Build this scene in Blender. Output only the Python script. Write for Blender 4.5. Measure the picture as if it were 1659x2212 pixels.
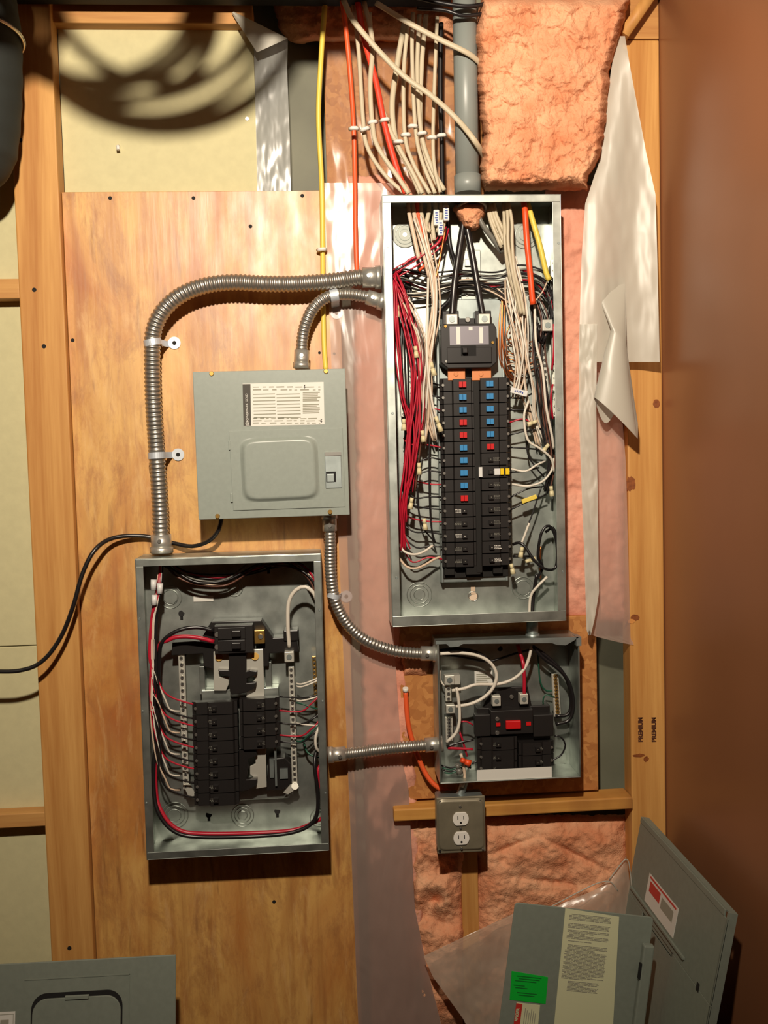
import bpy, math, random
from mathutils import Vector, Matrix, noise
rnd = random.Random(7)
sc = bpy.context.scene
for o in list(bpy.data.objects): bpy.data.objects.remove(o)

# ---------------------------------------------------------------- camera
F = 2000.0; CX, CY = 829.5, 1106.0; DIST = 2.0; CZ = 1.45
def rotm():
    y, p, r = (math.radians(a) for a in (3.94, 3.32, -1.516))
    cy, sy, cp, sp, cr, sr = math.cos(y), math.sin(y), math.cos(p), math.sin(p), math.cos(r), math.sin(r)
    Ry = Matrix(((cy, 0, -sy), (0, 1, 0), (sy, 0, cy)))
    Rp = Matrix(((1, 0, 0), (0, cp, -sp), (0, sp, cp)))
    Rr = Matrix(((cr, -sr, 0), (sr, cr, 0), (0, 0, 1)))
    return Rr @ Rp @ Ry
M = rotm(); MT = M.transposed()
def P(px, py, Y=0.0):
    """world point seen at photo pixel (px, py) on the wall-parallel plane at depth Y"""
    w = MT @ Vector(((px - CX) / F, (py - CY) / F, 1.0))
    t = (Y + DIST) / w.z
    return Vector((w.x * t, Y, CZ - w.y * t))
def wv(row): return Vector((row[0], row[2], -row[1]))
cd = bpy.data.cameras.new('camera'); cam = bpy.data.objects.new('camera', cd); sc.collection.objects.link(cam)
cd.sensor_fit = 'VERTICAL'; cd.sensor_height = 24; cd.sensor_width = 18; cd.lens = 24 * F / 2212; cd.clip_start = 0.02
r_, u_, b_ = wv(M[0]), -wv(M[1]), -wv(M[2])
cam.matrix_world = Matrix(((r_.x, u_.x, b_.x, 0), (r_.y, u_.y, b_.y, -DIST), (r_.z, u_.z, b_.z, CZ), (0, 0, 0, 1)))
sc.camera = cam
# ---------------------------------------------------------------- light and exposure
wd = bpy.data.worlds.new('world'); sc.world = wd; wd.use_nodes = True
wd.node_tree.nodes['Background'].inputs[0].default_value = (1, .8, .6, 1)
wd.node_tree.nodes['Background'].inputs[1].default_value = 0.05
ld = bpy.data.lights.new('ceiling_bulb', 'SPOT'); ld.energy = 228; ld.color = (1, .87, .70); ld.shadow_soft_size = .038
ld.spot_size = math.radians(117); ld.spot_blend = 1.0      # a bulb in a reflector, aimed at the panels
lo = bpy.data.objects.new('ceiling_bulb', ld); sc.collection.objects.link(lo); lo.location = (-.07, -1.87, CZ + .94)
lo.rotation_euler = (Vector((.02, 0, CZ + .50)) - lo.location).to_track_quat('-Z', 'Y').to_euler()
sc.view_settings.view_transform = 'Standard'; sc.view_settings.look = 'None'
sc.view_settings.exposure = 0.0; sc.view_settings.gamma = 1; sc.view_settings.use_curve_mapping = False

# ---------------------------------------------------------------- materials
def lin(c):
    return tuple(((v / 255) / 12.92 if v / 255 <= .04045 else ((v / 255 + .055) / 1.055) ** 2.4) for v in c) + (1,)
MATS = {}
def mat(name, rgb, rough=.5, metal=0., spec=.5, var=.0, vscale=30, vstretch=(1, 1, 1), rgb2=None, bump=0., bscale=200, coat=0.):
    m = bpy.data.materials.new(name); m.use_nodes = True; nt = m.node_tree; N = nt.nodes; L = nt.links
    b = N['Principled BSDF']; b.inputs['Base Color'].default_value = lin(rgb)
    b.inputs['Roughness'].default_value = rough; b.inputs['Metallic'].default_value = metal
    b.inputs['Specular IOR Level'].default_value = spec; b.inputs['Coat Weight'].default_value = coat
    if var or rgb2 or bump:
        tc = N.new('ShaderNodeTexCoord'); mp = N.new('ShaderNodeMapping'); mp.inputs['Scale'].default_value = vstretch
        L.new(tc.outputs['Object'], mp.inputs[0])
    if var or rgb2:
        nz = N.new('ShaderNodeTexNoise'); nz.inputs['Scale'].default_value = vscale; nz.inputs['Detail'].default_value = 5
        L.new(mp.outputs[0], nz.inputs[0])
        cr = N.new('ShaderNodeValToRGB'); cr.color_ramp.elements[0].position = .32; cr.color_ramp.elements[1].position = .68
        c2 = rgb2 if rgb2 else tuple(max(0, v * (1 - var)) for v in rgb)
        cr.color_ramp.elements[0].color = lin(c2); cr.color_ramp.elements[1].color = lin(rgb)
        L.new(nz.outputs[0], cr.inputs[0]); L.new(cr.outputs[0], b.inputs['Base Color'])
    if bump:
        n2 = N.new('ShaderNodeTexNoise'); n2.inputs['Scale'].default_value = bscale; n2.inputs['Detail'].default_value = 4
        L.new(mp.outputs[0], n2.inputs[0])
        bp = N.new('ShaderNodeBump'); bp.inputs['Strength'].default_value = bump; bp.inputs['Distance'].default_value = .0025
        L.new(n2.outputs[0], bp.inputs['Height']); L.new(bp.outputs[0], b.inputs['Normal'])
    MATS[name] = m; return m
def wood(name, dark, light, scale=9, stretch=(1, 1, .06), rough=.5, knots=0., spec=.4, blotch=None, dist=1.2):
    m = bpy.data.materials.new(name); m.use_nodes = True; nt = m.node_tree; N = nt.nodes; L = nt.links
    b = N['Principled BSDF']; b.inputs['Roughness'].default_value = rough; b.inputs['Specular IOR Level'].default_value = spec
    tc = N.new('ShaderNodeTexCoord'); mp = N.new('ShaderNodeMapping'); mp.inputs['Scale'].default_value = stretch
    L.new(tc.outputs['Object'], mp.inputs[0])
    wvn = N.new('ShaderNodeTexNoise'); wvn.inputs['Scale'].default_value = scale; wvn.inputs['Detail'].default_value = 8
    wvn.inputs['Roughness'].default_value = .62; wvn.inputs['Distortion'].default_value = dist
    L.new(mp.outputs[0], wvn.inputs[0])
    fine = N.new('ShaderNodeTexNoise'); fine.inputs['Scale'].default_value = scale * 14; fine.inputs['Detail'].default_value = 3
    L.new(mp.outputs[0], fine.inputs[0])
    mx = N.new('ShaderNodeMath'); mx.operation = 'MULTIPLY_ADD'; mx.inputs[1].default_value = .22
    L.new(fine.outputs[0], mx.inputs[0]); L.new(wvn.outputs[0], mx.inputs[2])
    cr = N.new('ShaderNodeValToRGB'); e = cr.color_ramp.elements
    e[0].position = .42; e[0].color = lin(dark); e[1].position = .74; e[1].color = lin(light)
    L.new(mx.outputs[0], cr.inputs[0]); col = cr.outputs[0]
    def over(col, fac, rgb):
        x = N.new('ShaderNodeMix'); x.data_type = 'RGBA'; x.inputs[7].default_value = lin(rgb)
        L.new(fac, x.inputs[0]); L.new(col, x.inputs[6]); return x.outputs[2]
    if blotch:
        bn = N.new('ShaderNodeTexNoise'); bn.inputs['Scale'].default_value = 3.2; bn.inputs['Detail'].default_value = 6
        mp2 = N.new('ShaderNodeMapping'); mp2.inputs['Scale'].default_value = (1.6, 1, .55); L.new(tc.outputs['Object'], mp2.inputs[0])
        L.new(mp2.outputs[0], bn.inputs[0]); r2 = N.new('ShaderNodeMapRange')
        r2.inputs[1].default_value = .48; r2.inputs[2].default_value = .68; r2.inputs[4].default_value = .75
        L.new(bn.outputs[0], r2.inputs[0]); col = over(col, r2.outputs[0], blotch)
    if knots:
        vo = N.new('ShaderNodeTexVoronoi'); vo.inputs['Scale'].default_value = knots
        mp3 = N.new('ShaderNodeMapping'); mp3.inputs['Scale'].default_value = (1, .2, .8); L.new(tc.outputs['Object'], mp3.inputs[0])
        L.new(mp3.outputs[0], vo.inputs[0]); r3 = N.new('ShaderNodeMapRange'); r3.inputs[1].default_value = .03
        r3.inputs[2].default_value = .10; r3.inputs[3].default_value = .8; r3.inputs[4].default_value = 0.
        L.new(vo.outputs[0], r3.inputs[0]); col = over(col, r3.outputs[0], (92, 45, 18))
    L.new(col, b.inputs['Base Color'])
    bp = N.new('ShaderNodeBump'); bp.inputs['Strength'].default_value = .25; bp.inputs['Distance'].default_value = .002
    L.new(mx.outputs[0], bp.inputs['Height']); L.new(bp.outputs[0], b.inputs['Normal'])
    MATS[name] = m; return m
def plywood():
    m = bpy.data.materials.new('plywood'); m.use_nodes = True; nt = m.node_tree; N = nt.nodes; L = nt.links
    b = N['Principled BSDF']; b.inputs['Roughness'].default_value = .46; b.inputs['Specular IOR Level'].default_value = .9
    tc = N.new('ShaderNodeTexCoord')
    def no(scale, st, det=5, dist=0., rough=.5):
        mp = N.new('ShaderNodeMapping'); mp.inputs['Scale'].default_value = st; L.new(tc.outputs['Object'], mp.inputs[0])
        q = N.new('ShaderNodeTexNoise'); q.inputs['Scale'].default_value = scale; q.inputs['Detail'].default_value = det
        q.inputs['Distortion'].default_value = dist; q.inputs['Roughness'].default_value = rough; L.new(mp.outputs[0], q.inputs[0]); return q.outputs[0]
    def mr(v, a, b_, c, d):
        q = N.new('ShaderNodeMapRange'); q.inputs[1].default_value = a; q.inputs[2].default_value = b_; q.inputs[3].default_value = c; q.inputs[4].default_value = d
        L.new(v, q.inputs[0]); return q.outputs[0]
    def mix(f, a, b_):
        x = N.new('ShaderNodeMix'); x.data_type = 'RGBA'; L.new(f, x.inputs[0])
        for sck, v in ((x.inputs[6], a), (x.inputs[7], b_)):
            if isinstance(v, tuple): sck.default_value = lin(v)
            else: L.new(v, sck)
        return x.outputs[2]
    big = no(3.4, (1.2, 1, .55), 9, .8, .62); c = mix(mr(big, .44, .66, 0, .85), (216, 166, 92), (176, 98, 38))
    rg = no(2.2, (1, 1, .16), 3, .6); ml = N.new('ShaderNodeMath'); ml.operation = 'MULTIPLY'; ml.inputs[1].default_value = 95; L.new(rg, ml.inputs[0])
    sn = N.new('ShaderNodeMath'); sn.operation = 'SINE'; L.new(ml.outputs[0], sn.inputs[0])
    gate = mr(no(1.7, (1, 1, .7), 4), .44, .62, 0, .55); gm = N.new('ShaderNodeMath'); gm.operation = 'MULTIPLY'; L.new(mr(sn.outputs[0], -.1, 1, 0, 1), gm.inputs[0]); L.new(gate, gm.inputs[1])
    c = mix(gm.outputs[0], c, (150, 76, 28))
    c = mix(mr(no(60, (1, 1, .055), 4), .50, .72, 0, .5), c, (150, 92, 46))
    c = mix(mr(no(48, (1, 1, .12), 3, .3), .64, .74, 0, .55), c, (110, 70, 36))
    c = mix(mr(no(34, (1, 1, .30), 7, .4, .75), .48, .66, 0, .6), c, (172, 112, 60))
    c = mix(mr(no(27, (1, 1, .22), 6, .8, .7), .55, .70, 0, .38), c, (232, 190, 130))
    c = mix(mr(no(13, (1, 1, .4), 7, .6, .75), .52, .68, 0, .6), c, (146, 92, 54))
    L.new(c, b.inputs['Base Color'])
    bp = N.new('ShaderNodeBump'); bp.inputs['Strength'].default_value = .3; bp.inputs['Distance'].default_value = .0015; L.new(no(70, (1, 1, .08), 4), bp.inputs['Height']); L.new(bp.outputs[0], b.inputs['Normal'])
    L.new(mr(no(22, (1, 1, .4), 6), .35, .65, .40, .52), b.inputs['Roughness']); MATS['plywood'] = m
def film(name, rgb, opacity, rough=.22, bs=14, bstr=.9, stretch=(1, 1, .45), spec=.8, bd=.02, trl=.35):
    m = bpy.data.materials.new(name); m.use_nodes = True; nt = m.node_tree; N = nt.nodes; L = nt.links
    b = N['Principled BSDF']; b.inputs['Base Color'].default_value = lin(rgb); b.inputs['Roughness'].default_value = rough
    b.inputs['Specular IOR Level'].default_value = spec
    out = N['Material Output']
    tr = N.new('ShaderNodeBsdfTransparent'); gl = N.new('ShaderNodeBsdfGlossy'); gl.inputs['Roughness'].default_value = rough
    tl = N.new('ShaderNodeBsdfTranslucent'); tl.inputs[0].default_value = lin(rgb)
    tc = N.new('ShaderNodeTexCoord'); mp = N.new('ShaderNodeMapping'); mp.inputs['Scale'].default_value = stretch
    nz = N.new('ShaderNodeTexNoise'); nz.inputs['Scale'].default_value = bs; nz.inputs['Detail'].default_value = 3; nz.inputs['Distortion'].default_value = .6
    L.new(tc.outputs['Object'], mp.inputs[0]); L.new(mp.outputs[0], nz.inputs[0])
    bp = N.new('ShaderNodeBump'); bp.inputs['Strength'].default_value = bstr; bp.inputs['Distance'].default_value = bd
    L.new(nz.outputs[0], bp.inputs['Height'])
    for q in (b, gl, tl): L.new(bp.outputs[0], q.inputs['Normal'])
    m1 = N.new('ShaderNodeMixShader'); m1.inputs[0].default_value = trl; L.new(b.outputs[0], m1.inputs[1]); L.new(tl.outputs[0], m1.inputs[2])
    m2 = N.new('ShaderNodeMixShader'); m2.inputs[0].default_value = opacity; L.new(tr.outputs[0], m2.inputs[1]); L.new(m1.outputs[0], m2.inputs[2])
    fr = N.new('ShaderNodeFresnel'); fr.inputs[0].default_value = 1.5
    m3 = N.new('ShaderNodeMixShader'); L.new(fr.outputs[0], m3.inputs[0]); L.new(m2.outputs[0], m3.inputs[1]); L.new(gl.outputs[0], m3.inputs[2])
    L.new(m3.outputs[0], out.inputs[0]); MATS[name] = m; return m
def osb(name, a, b2, c):
    m = bpy.data.materials.new(name); m.use_nodes = True; nt = m.node_tree; N = nt.nodes; L = nt.links
    b = N['Principled BSDF']; b.inputs['Roughness'].default_value = .65; b.inputs['Specular IOR Level'].default_value = .3
    tc = N.new('ShaderNodeTexCoord'); nz = N.new('ShaderNodeTexNoise'); nz.inputs['Scale'].default_value = 30
    L.new(tc.outputs['Object'], nz.inputs[0])
    ad = N.new('ShaderNodeMix'); ad.data_type = 'VECTOR'; ad.inputs[0].default_value = .05
    L.new(tc.outputs['Object'], ad.inputs[4]); L.new(nz.outputs[1], ad.inputs[5])
    vo = N.new('ShaderNodeTexVoronoi'); vo.inputs['Scale'].default_value = 85; L.new(ad.outputs[1], vo.inputs[0])
    cr = N.new('ShaderNodeValToRGB'); e = cr.color_ramp.elements; e[0].color = lin(a); e[1].color = lin(b2)
    k = e.new(.55); k.color = lin(c); L.new(vo.outputs['Color'], cr.inputs[0]); L.new(cr.outputs[0], b.inputs['Base Color'])
    MATS[name] = m; return m

mat('drywall', (203, 195, 152), .85, var=.03, vscale=60, bump=.05)
mat('sheathing', (120, 120, 100), .6, var=.15, vscale=6)
wood('stud', (176, 118, 58), (212, 160, 92), 10, rough=.55, knots=0)
wood('studknot', (180, 122, 60), (216, 164, 94), 9, rough=.5, knots=5.0)
wood('beam', (170, 115, 62), (205, 155, 90), 9, stretch=(.06, 1, 1), rough=.6)
wood('block', (184, 124, 56), (214, 158, 80), 9, stretch=(.06, 1, 1), rough=.6, blotch=(140, 88, 45))
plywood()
osb('osb', (160, 102, 54), (198, 140, 80), (180, 120, 66))
mat('brownwall', (148, 98, 66), .34, spec=.4, var=.06, vscale=3)
mat('concrete', (70, 60, 50), .9, var=.1, vscale=4)
mat('ceilwood', (84, 60, 42), .8)
mat('roomwall', (150, 108, 78), .9)
mat('galv', (200, 207, 200), .43, metal=.95, var=.20, vscale=24, bump=.012, bscale=60)
mat('galvdull', (170, 180, 178), .46, metal=.8, var=.15, vscale=25)
mat('flexmetal', (178, 174, 165), .36, metal=.85)
mat('steel', (205, 203, 196), .28, metal=.9)
mat('zinc', (205, 212, 220), .42, metal=.4)
mat('tin', (222, 220, 208), .38, metal=.55)
mat('fitting', (200, 198, 190), .36, metal=.75)
mat('brass', (190, 150, 80), .35, metal=.85)
mat('copper', (205, 120, 70), .3, metal=.9); mat('copper_bar', (206, 132, 84), .45, metal=.3); mat('dullzinc', (168, 172, 164), .6, metal=.35)
mat('greypaint', (146, 154, 146), .36, spec=.5, var=.03, vscale=120)
mat('greypaint_old', (126, 133, 122), .5, spec=.4, var=.04, vscale=90)
mat('greypvc', (132, 138, 134), .38, spec=.5)
mat('blackplastic', (30, 27, 26), .38, spec=.5)
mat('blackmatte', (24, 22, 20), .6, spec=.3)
mat('breakerblack', (34, 31, 30), .42, spec=.45)
mat('red', (196, 24, 26), .4); mat('blue', (52, 130, 186), .4); mat('yellowtag', (232, 196, 20), .4)
mat('white', (226, 222, 214), .45); mat('whitetag', (214, 214, 212), .4)
mat('cream', (214, 202, 160), .5)
mat('wire_white', (216, 208, 194), .42); mat('wire_warm', (204, 180, 156), .45)
mat('wire_black', (26, 23, 24), .33, spec=.6); mat('wire_red', (176, 26, 48), .38); mat('wire_orange', (232, 80, 34), .42)
mat('wire_yellow', (226, 200, 84), .45); mat('wire_grey', (110, 108, 100), .4); mat('wire_green', (26, 78, 58), .4)
mat('wire_brown', (96, 58, 44), .42)
mat('jacket_white', (190, 178, 152), .5); mat('jacket_orange', (232, 92, 44), .45); mat('jacket_red', (214, 60, 34), .45)
mat('insul', (230, 174, 136), .95, rgb2=(210, 136, 98), vscale=15, bump=.9, bscale=260, spec=.03)
mat('insulpink', (228, 170, 146), .95, rgb2=(212, 140, 116), vscale=8, bump=.5, bscale=160, spec=.03)
mat('paper', (218, 216, 208), .5); mat('paper_yellow', (206, 206, 168), .6); mat('ink', (70, 66, 60), .7); mat('inklight', (150, 148, 132), .7)
mat('green', (10, 176, 50), .5); mat('greenink', (8, 110, 36), .6); mat('redlabel', (190, 48, 40), .5)
mat('darkhole', (14, 12, 11), .8); mat('silverlabel', (142, 138, 146), .35, metal=.3)
mat('duct', (34, 38, 35), .75, bump=.4, bscale=30); mat('ash', (196, 188, 170), .8)
mat('stamp', (74, 36, 16), .8); mat('bulb', (255, 240, 220), .3)
film('poly_clear', (225, 205, 190), .16, rough=.15, bs=4.5, bstr=.8, stretch=(1.3, 1, .4), bd=.03)
film('poly_milky', (232, 204, 190), .50, rough=.22, bs=7, bstr=.8, bd=.015)
film('poly_haze', (224, 206, 186), .66, rough=.3, bs=4, bstr=.3, bd=.01)
film('poly_strip', (206, 208, 204), .60, rough=.2, bs=3.2, bstr=.5, stretch=(1.4, 1, .5), bd=.02)
film('poly_white', (208, 204, 190), .88, rough=.42, bs=3, bstr=.12, bd=.01, trl=.2, spec=.4)

# ---------------------------------------------------------------- mesh helpers
COL = sc.collection
class MB:
    def __init__(s): s.v = []; s.f = []; s.sm = []
    def add(s, vs, fs, smooth=False):
        n = len(s.v); s.v += [Vector(a) for a in vs]
        s.f += [tuple(n + i for i in f) for f in fs]; s.sm += [smooth] * len(fs); return s
    def box(s, a, b, fr=None):
        x0, y0, z0 = a; x1, y1, z1 = b
        vs = [(x, y, z) for x in (x0, x1) for y in (y0, y1) for z in (z0, z1)]
        if fr: vs = [fr(*q) for q in vs]
        return s.add(vs, [(0, 1, 3, 2), (4, 6, 7, 5), (0, 4, 5, 1), (2, 3, 7, 6), (0, 2, 6, 4), (1, 5, 7, 3)])
    def prism(s, poly, y0, y1, fr=None):
        """poly in (x, z), extruded in y"""
        n = len(poly); f = fr or (lambda x, y, z: Vector((x, y, z)))
        vs = [f(x, y0, z) for x, z in poly] + [f(x, y1, z) for x, z in poly]
        return s.add(vs, [tuple(range(n)), tuple(range(2 * n - 1, n - 1, -1))] + [(i, i + n, (i + 1) % n + n, (i + 1) % n) for i in range(n)])
    def cyl(s, p0, p1, r, n=16, r2=None, cap=True):
        p0 = Vector(p0); p1 = Vector(p1); d = (p1 - p0).normalized(); a = d.orthogonal().normalized(); b = d.cross(a)
        r2 = r if r2 is None else r2
        vs = [p0 + (a * math.cos(t) + b * math.sin(t)) * r for t in (2 * math.pi * i / n for i in range(n))]
        vs += [p1 + (a * math.cos(t) + b * math.sin(t)) * r2 for t in (2 * math.pi * i / n for i in range(n))]
        s.add(vs, [(i, (i + 1) % n, (i + 1) % n + n, i + n) for i in range(n)], True)
        if cap: k = len(s.v) - 2 * n; s.f += [tuple(k + i for i in range(n - 1, -1, -1)), tuple(k + n + i for i in range(n))]; s.sm += [False, False]
        return s
    def torus(s, c, R, r, axis=(0, 1, 0), n=40, m=6, a0=0, a1=2 * math.pi, sx=1):
        ax = Vector(axis).normalized(); u = Vector((1, 0, 0)) if abs(ax.x) < .9 else Vector((0, 0, 1)); w = ax.cross(u).normalized(); u = w.cross(ax)
        pts = [Vector(c) + u * math.cos(a0 + (a1 - a0) * i / n) * R * sx + w * math.sin(a0 + (a1 - a0) * i / n) * R for i in range(n + 1)]
        return s.tube(pts, r, m, cap=abs(a1 - a0) < 6.2)
    def tube(s, pts, r, n=8, cap=True, flat=None):
        k = len(pts); rf = r if callable(r) else (lambda i, t: r)
        tan = [(pts[min(i + 1, k - 1)] - pts[max(i - 1, 0)]).normalized() for i in range(k)]
        a = tan[0].orthogonal().normalized()
        if flat is not None: a = Vector((0, 1, 0)).cross(tan[0]).normalized()
        vs = []
        for i in range(k):
            a = (a - tan[i] * a.dot(tan[i])).normalized(); b = tan[i].cross(a); rr = rf(i, i / (k - 1))
            fb = flat if flat is not None else 1
            vs += [pts[i] + a * math.cos(2 * math.pi * j / n) * rr + b * math.sin(2 * math.pi * j / n) * rr * fb for j in range(n)]
        fs = [(i * n + j, i * n + (j + 1) % n, (i + 1) * n + (j + 1) % n, (i + 1) * n + j) for i in range(k - 1) for j in range(n)]
        base = len(s.v); s.add(vs, fs, True)
        if cap: s.f += [tuple(base + j for j in range(n - 1, -1, -1)), tuple(base + (k - 1) * n + j for j in range(n))]; s.sm += [False, False]
        return s
    def grid(s, fn, nu, nv, smooth=True):
        vs = [fn(i / nu, j / nv) for j in range(nv + 1) for i in range(nu + 1)]
        return s.add(vs, [(j * (nu + 1) + i, j * (nu + 1) + i + 1, (j + 1) * (nu + 1) + i + 1, (j + 1) * (nu + 1) + i) for j in range(nv) for i in range(nu)], smooth)
    def data(s, name, m, org=Vector()):
        me = bpy.data.meshes.new(name); me.from_pydata([v - org for v in s.v], [], s.f); me.update()
        me.polygons.foreach_set('use_smooth', s.sm)
        if m: me.materials.append(MATS[m])
        import bmesh
        bm = bmesh.new(); bm.from_mesh(me); bmesh.ops.recalc_face_normals(bm, faces=bm.faces); bm.to_mesh(me); bm.free()
        return me
def tag(o, label=None, cat=None, group=None, kind=None):
    if label: o['label'] = label
    if cat: o['category'] = cat
    if group: o['group'] = group
    if kind: o['kind'] = kind
    return o
def wloc(o):
    l = Vector(o.location)
    while o.parent: o = o.parent; l += o.location
    return l
def obj(name, mb, m, parent=None, label=None, cat=None, group=None, kind=None, bevel=0):
    xs = [v.x for v in mb.v]; ys = [v.y for v in mb.v]; zs = [v.z for v in mb.v]
    org = Vector(((min(xs) + max(xs)) / 2, (min(ys) + max(ys)) / 2, min(zs)))
    o = bpy.data.objects.new(name, mb.data(name, m, org)); COL.objects.link(o)
    if parent: o.parent = parent; o.location = org - wloc(parent)
    else: o.location = org
    if bevel:
        b = o.modifiers.new('bevel', 'BEVEL'); b.width = bevel; b.segments = 2; b.limit_method = 'ANGLE'; b.angle_limit = .9
    return tag(o, label, cat, group, kind)
def thing(name, label, cat, loc=(0, 0, 0), group=None):
    o = bpy.data.objects.new(name, None); COL.objects.link(o); o.location = loc; o.empty_display_size = .05
    return tag(o, label, cat, group)
def cr(pts, step=.006):
    """Catmull-Rom through world points"""
    q = [pts[0] * 2 - pts[1]] + list(pts) + [pts[-1] * 2 - pts[-2]]; out = []
    for i in range(1, len(q) - 2):
        a, b, c, d = q[i - 1], q[i], q[i + 1], q[i + 2]; n = max(2, int((c - b).length / step))
        for k in range(n):
            t = k / n
            out.append(.5 * ((2 * b) + (c - a) * t + (2 * a - 5 * b + 4 * c - d) * t * t + (3 * b - a - 3 * c + d) * t ** 3))
    out.append(q[-2]); return out
def path(pp, Y=None): return [P(a[0], a[1], a[2] if len(a) > 2 else Y) for a in pp]
def wire(name, pp, r, m, label=None, cat='wire', group=None, parent=None, Y=None, n=8, flat=None, step=.007):
    mb = MB().tube(cr(path(pp, Y), step), r, n, flat=flat)
    return obj(name, mb, m, parent, label, cat if not parent else None, group)
def textmesh(name, s, m, parent, loc, size, rotm_, depth=.0002, label=None, bold=0):
    c = bpy.data.curves.new(name, 'FONT'); c.body = s; c.size = size; c.offset = bold; c.extrude = depth; c.align_x = 'CENTER'; c.align_y = 'CENTER'
    t = bpy.data.objects.new('t', c); COL.objects.link(t); dg = bpy.context.evaluated_depsgraph_get()
    me = bpy.data.meshes.new_from_object(t.evaluated_get(dg)); bpy.data.objects.remove(t); me.materials.clear(); me.materials.append(MATS[m])
    o = bpy.data.objects.new(name, me); COL.objects.link(o); o.parent = parent
    o.matrix_local = Matrix.Translation(Vector(loc) - wloc(parent)) @ rotm_.to_4x4()
    return tag(o, label)
class Frame:
    """rectangular frame fitted to four photo corners on the plane Y: u right, v down"""
    def __init__(s, tl, tr, br, bl, Y):
        a, b, c, d = (P(*q, Y) for q in (tl, tr, br, bl)); s.Y = Y
        ux = (b - a) + (c - d); uz = (d - a) + (c - b)
        ang = (math.atan2(ux.z, ux.x) + math.atan2(uz.x, -uz.z)) / 2; s.ang = ang
        s.u = Vector((math.cos(ang), 0, math.sin(ang))); s.v = Vector((math.sin(ang), 0, -math.cos(ang)))
        s.W = ux.length / 2; s.H = uz.length / 2; ctr = (a + b + c + d) / 4; s.o = ctr - s.u * s.W / 2 - s.v * s.H / 2
        s.rot = Matrix((s.u, (0, 1, 0), -s.v)).transposed()
    def __call__(s, u, y, v): return s.o + s.u * u + s.v * v + Vector((0, y - s.Y, 0))
    def loc(s, px, py, Y):
        p = P(px, py, Y) - s.o; return p.dot(s.u), p.dot(s.v)
def pl(poly, t):
    """interpolate a polyline [(t, value)...]"""
    for (a, b), (c, d) in zip(poly, poly[1:]):
        if t <= c: return b + (d - b) * (t - a) / (c - a) if c > a else d
    return poly[-1][1]
def nz(x, y, z=0, s=1): return noise.fractal(Vector((x * s, y * s, z)), .8, 2., 4)

# ---------------------------------------------------------------- room shell
XR = P(1430, 1100, -.02).x + .004
def S(name, a, b, m): return obj(name, MB().box(a, b), m, kind='structure')
S('floor', (-1.6, -3.2, -.05), (XR + .03, .16, 0), 'concrete')
S('ceiling', (-1.6, -3.2, 2.60), (XR + .03, .16, 2.65), 'ceilwood')
S('wall_back', (-1.6, .10, 0), (XR + .03, .16, 2.6), 'sheathing')
S('wall_right', (XR, -3.2, 0), (XR + .03, .10, 2.6), 'brownwall')
S('wall_left', (-1.66, -3.2, 0), (-1.6, .16, 2.6), 'roomwall')
S('wall_front', (-1.6, -3.26, 0), (XR + .03, -3.2, 2.6), 'roomwall')

def board(name, x0p, x1p, y0, y1, z0, z1, m, label, cat, bevel=.002):
    return obj(name, MB().box((x0p, y0, z0), (x1p, y1, z1)), m, None, label, cat, bevel=bevel)
Xat = lambda px, py, Y=0: P(px, py, Y).x
Zat = lambda px, py, Y=0: P(px, py, Y).z
zt = 2.56
ls0 = (Xat(27, 440, -.02) + Xat(110, 2060, -.02)) / 2; ls1 = (Xat(127, 440, -.02) + Xat(203, 2060, -.02)) / 2
ls0 += .002
st = thing('wall_stud', 'pale lumber stud on the left, running full height beside the plywood', 'stud', (ls0 + .04, 0, 0))
obj('post', MB().box((ls0, -.02, .0), (ls1, .028, zt)), 'stud', st, bevel=.003)
for q in ((44, 303), (74, 626), (95, 748), (150, 2048)):
    c = P(*q, -.02); obj('nail_hole', MB().cyl(c + Vector((0, .001, 0)), c - Vector((0, .0006, 0)), .0045, 12), 'darkhole', st)
# drywall sheets between the studs
dz = Zat(60, 1395, .03)
board('drywall_sheet', -1.55, ls0 - .001, .03, .045, 0, dz - .001, 'drywall', 'lower cream drywall sheet left of the left stud', 'drywall')
board('drywall_sheet', -1.55, ls0 - .001, .03, .045, dz + .001, zt, 'drywall', 'upper cream drywall sheet left of the left stud', 'drywall')
o = thing('drywall_sheet', 'cream drywall sheet above the plywood with a shadow of loops on it', 'drywall', (Xat(350, 300, .03), .03, 1.0))
obj('sheet', MB().box((ls1, .03, .1), (Xat(554, 300, .03), .045, Zat(300, 50, .03))), 'drywall', o)
c = P(256, 316, .03); obj('anchor_stub', MB().tube([c, c + Vector((.001, -.012, -.004)), c + Vector((.002, -.014, -.012))], .0035, 8), 'white', o)
c = P(534, 257, .03); obj('screw', MB().cyl(c, c - Vector((0, .002, 0)), .004), 'steel', o)
tp = board('top_plate', ls1 - .12, Xat(546, 30, .0), .0, .05, Zat(300, 50, 0), Zat(300, 8, 0), 'beam', 'horizontal wood top plate above the cream drywall', 'lumber')
board('wall_blocking', -1.55, ls0 - .002, -.008, .03, Zat(15, 645, -.008), Zat(15, 602, -.008), 'beam', 'upper short wood block left of the left stud', 'lumber')
board('wall_blocking', -1.55, ls0 - .002, -.008, .03, Zat(50, 1787, -.008), Zat(50, 1757, -.008), 'beam', 'lower wood block left of the left stud', 'lumber')
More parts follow.
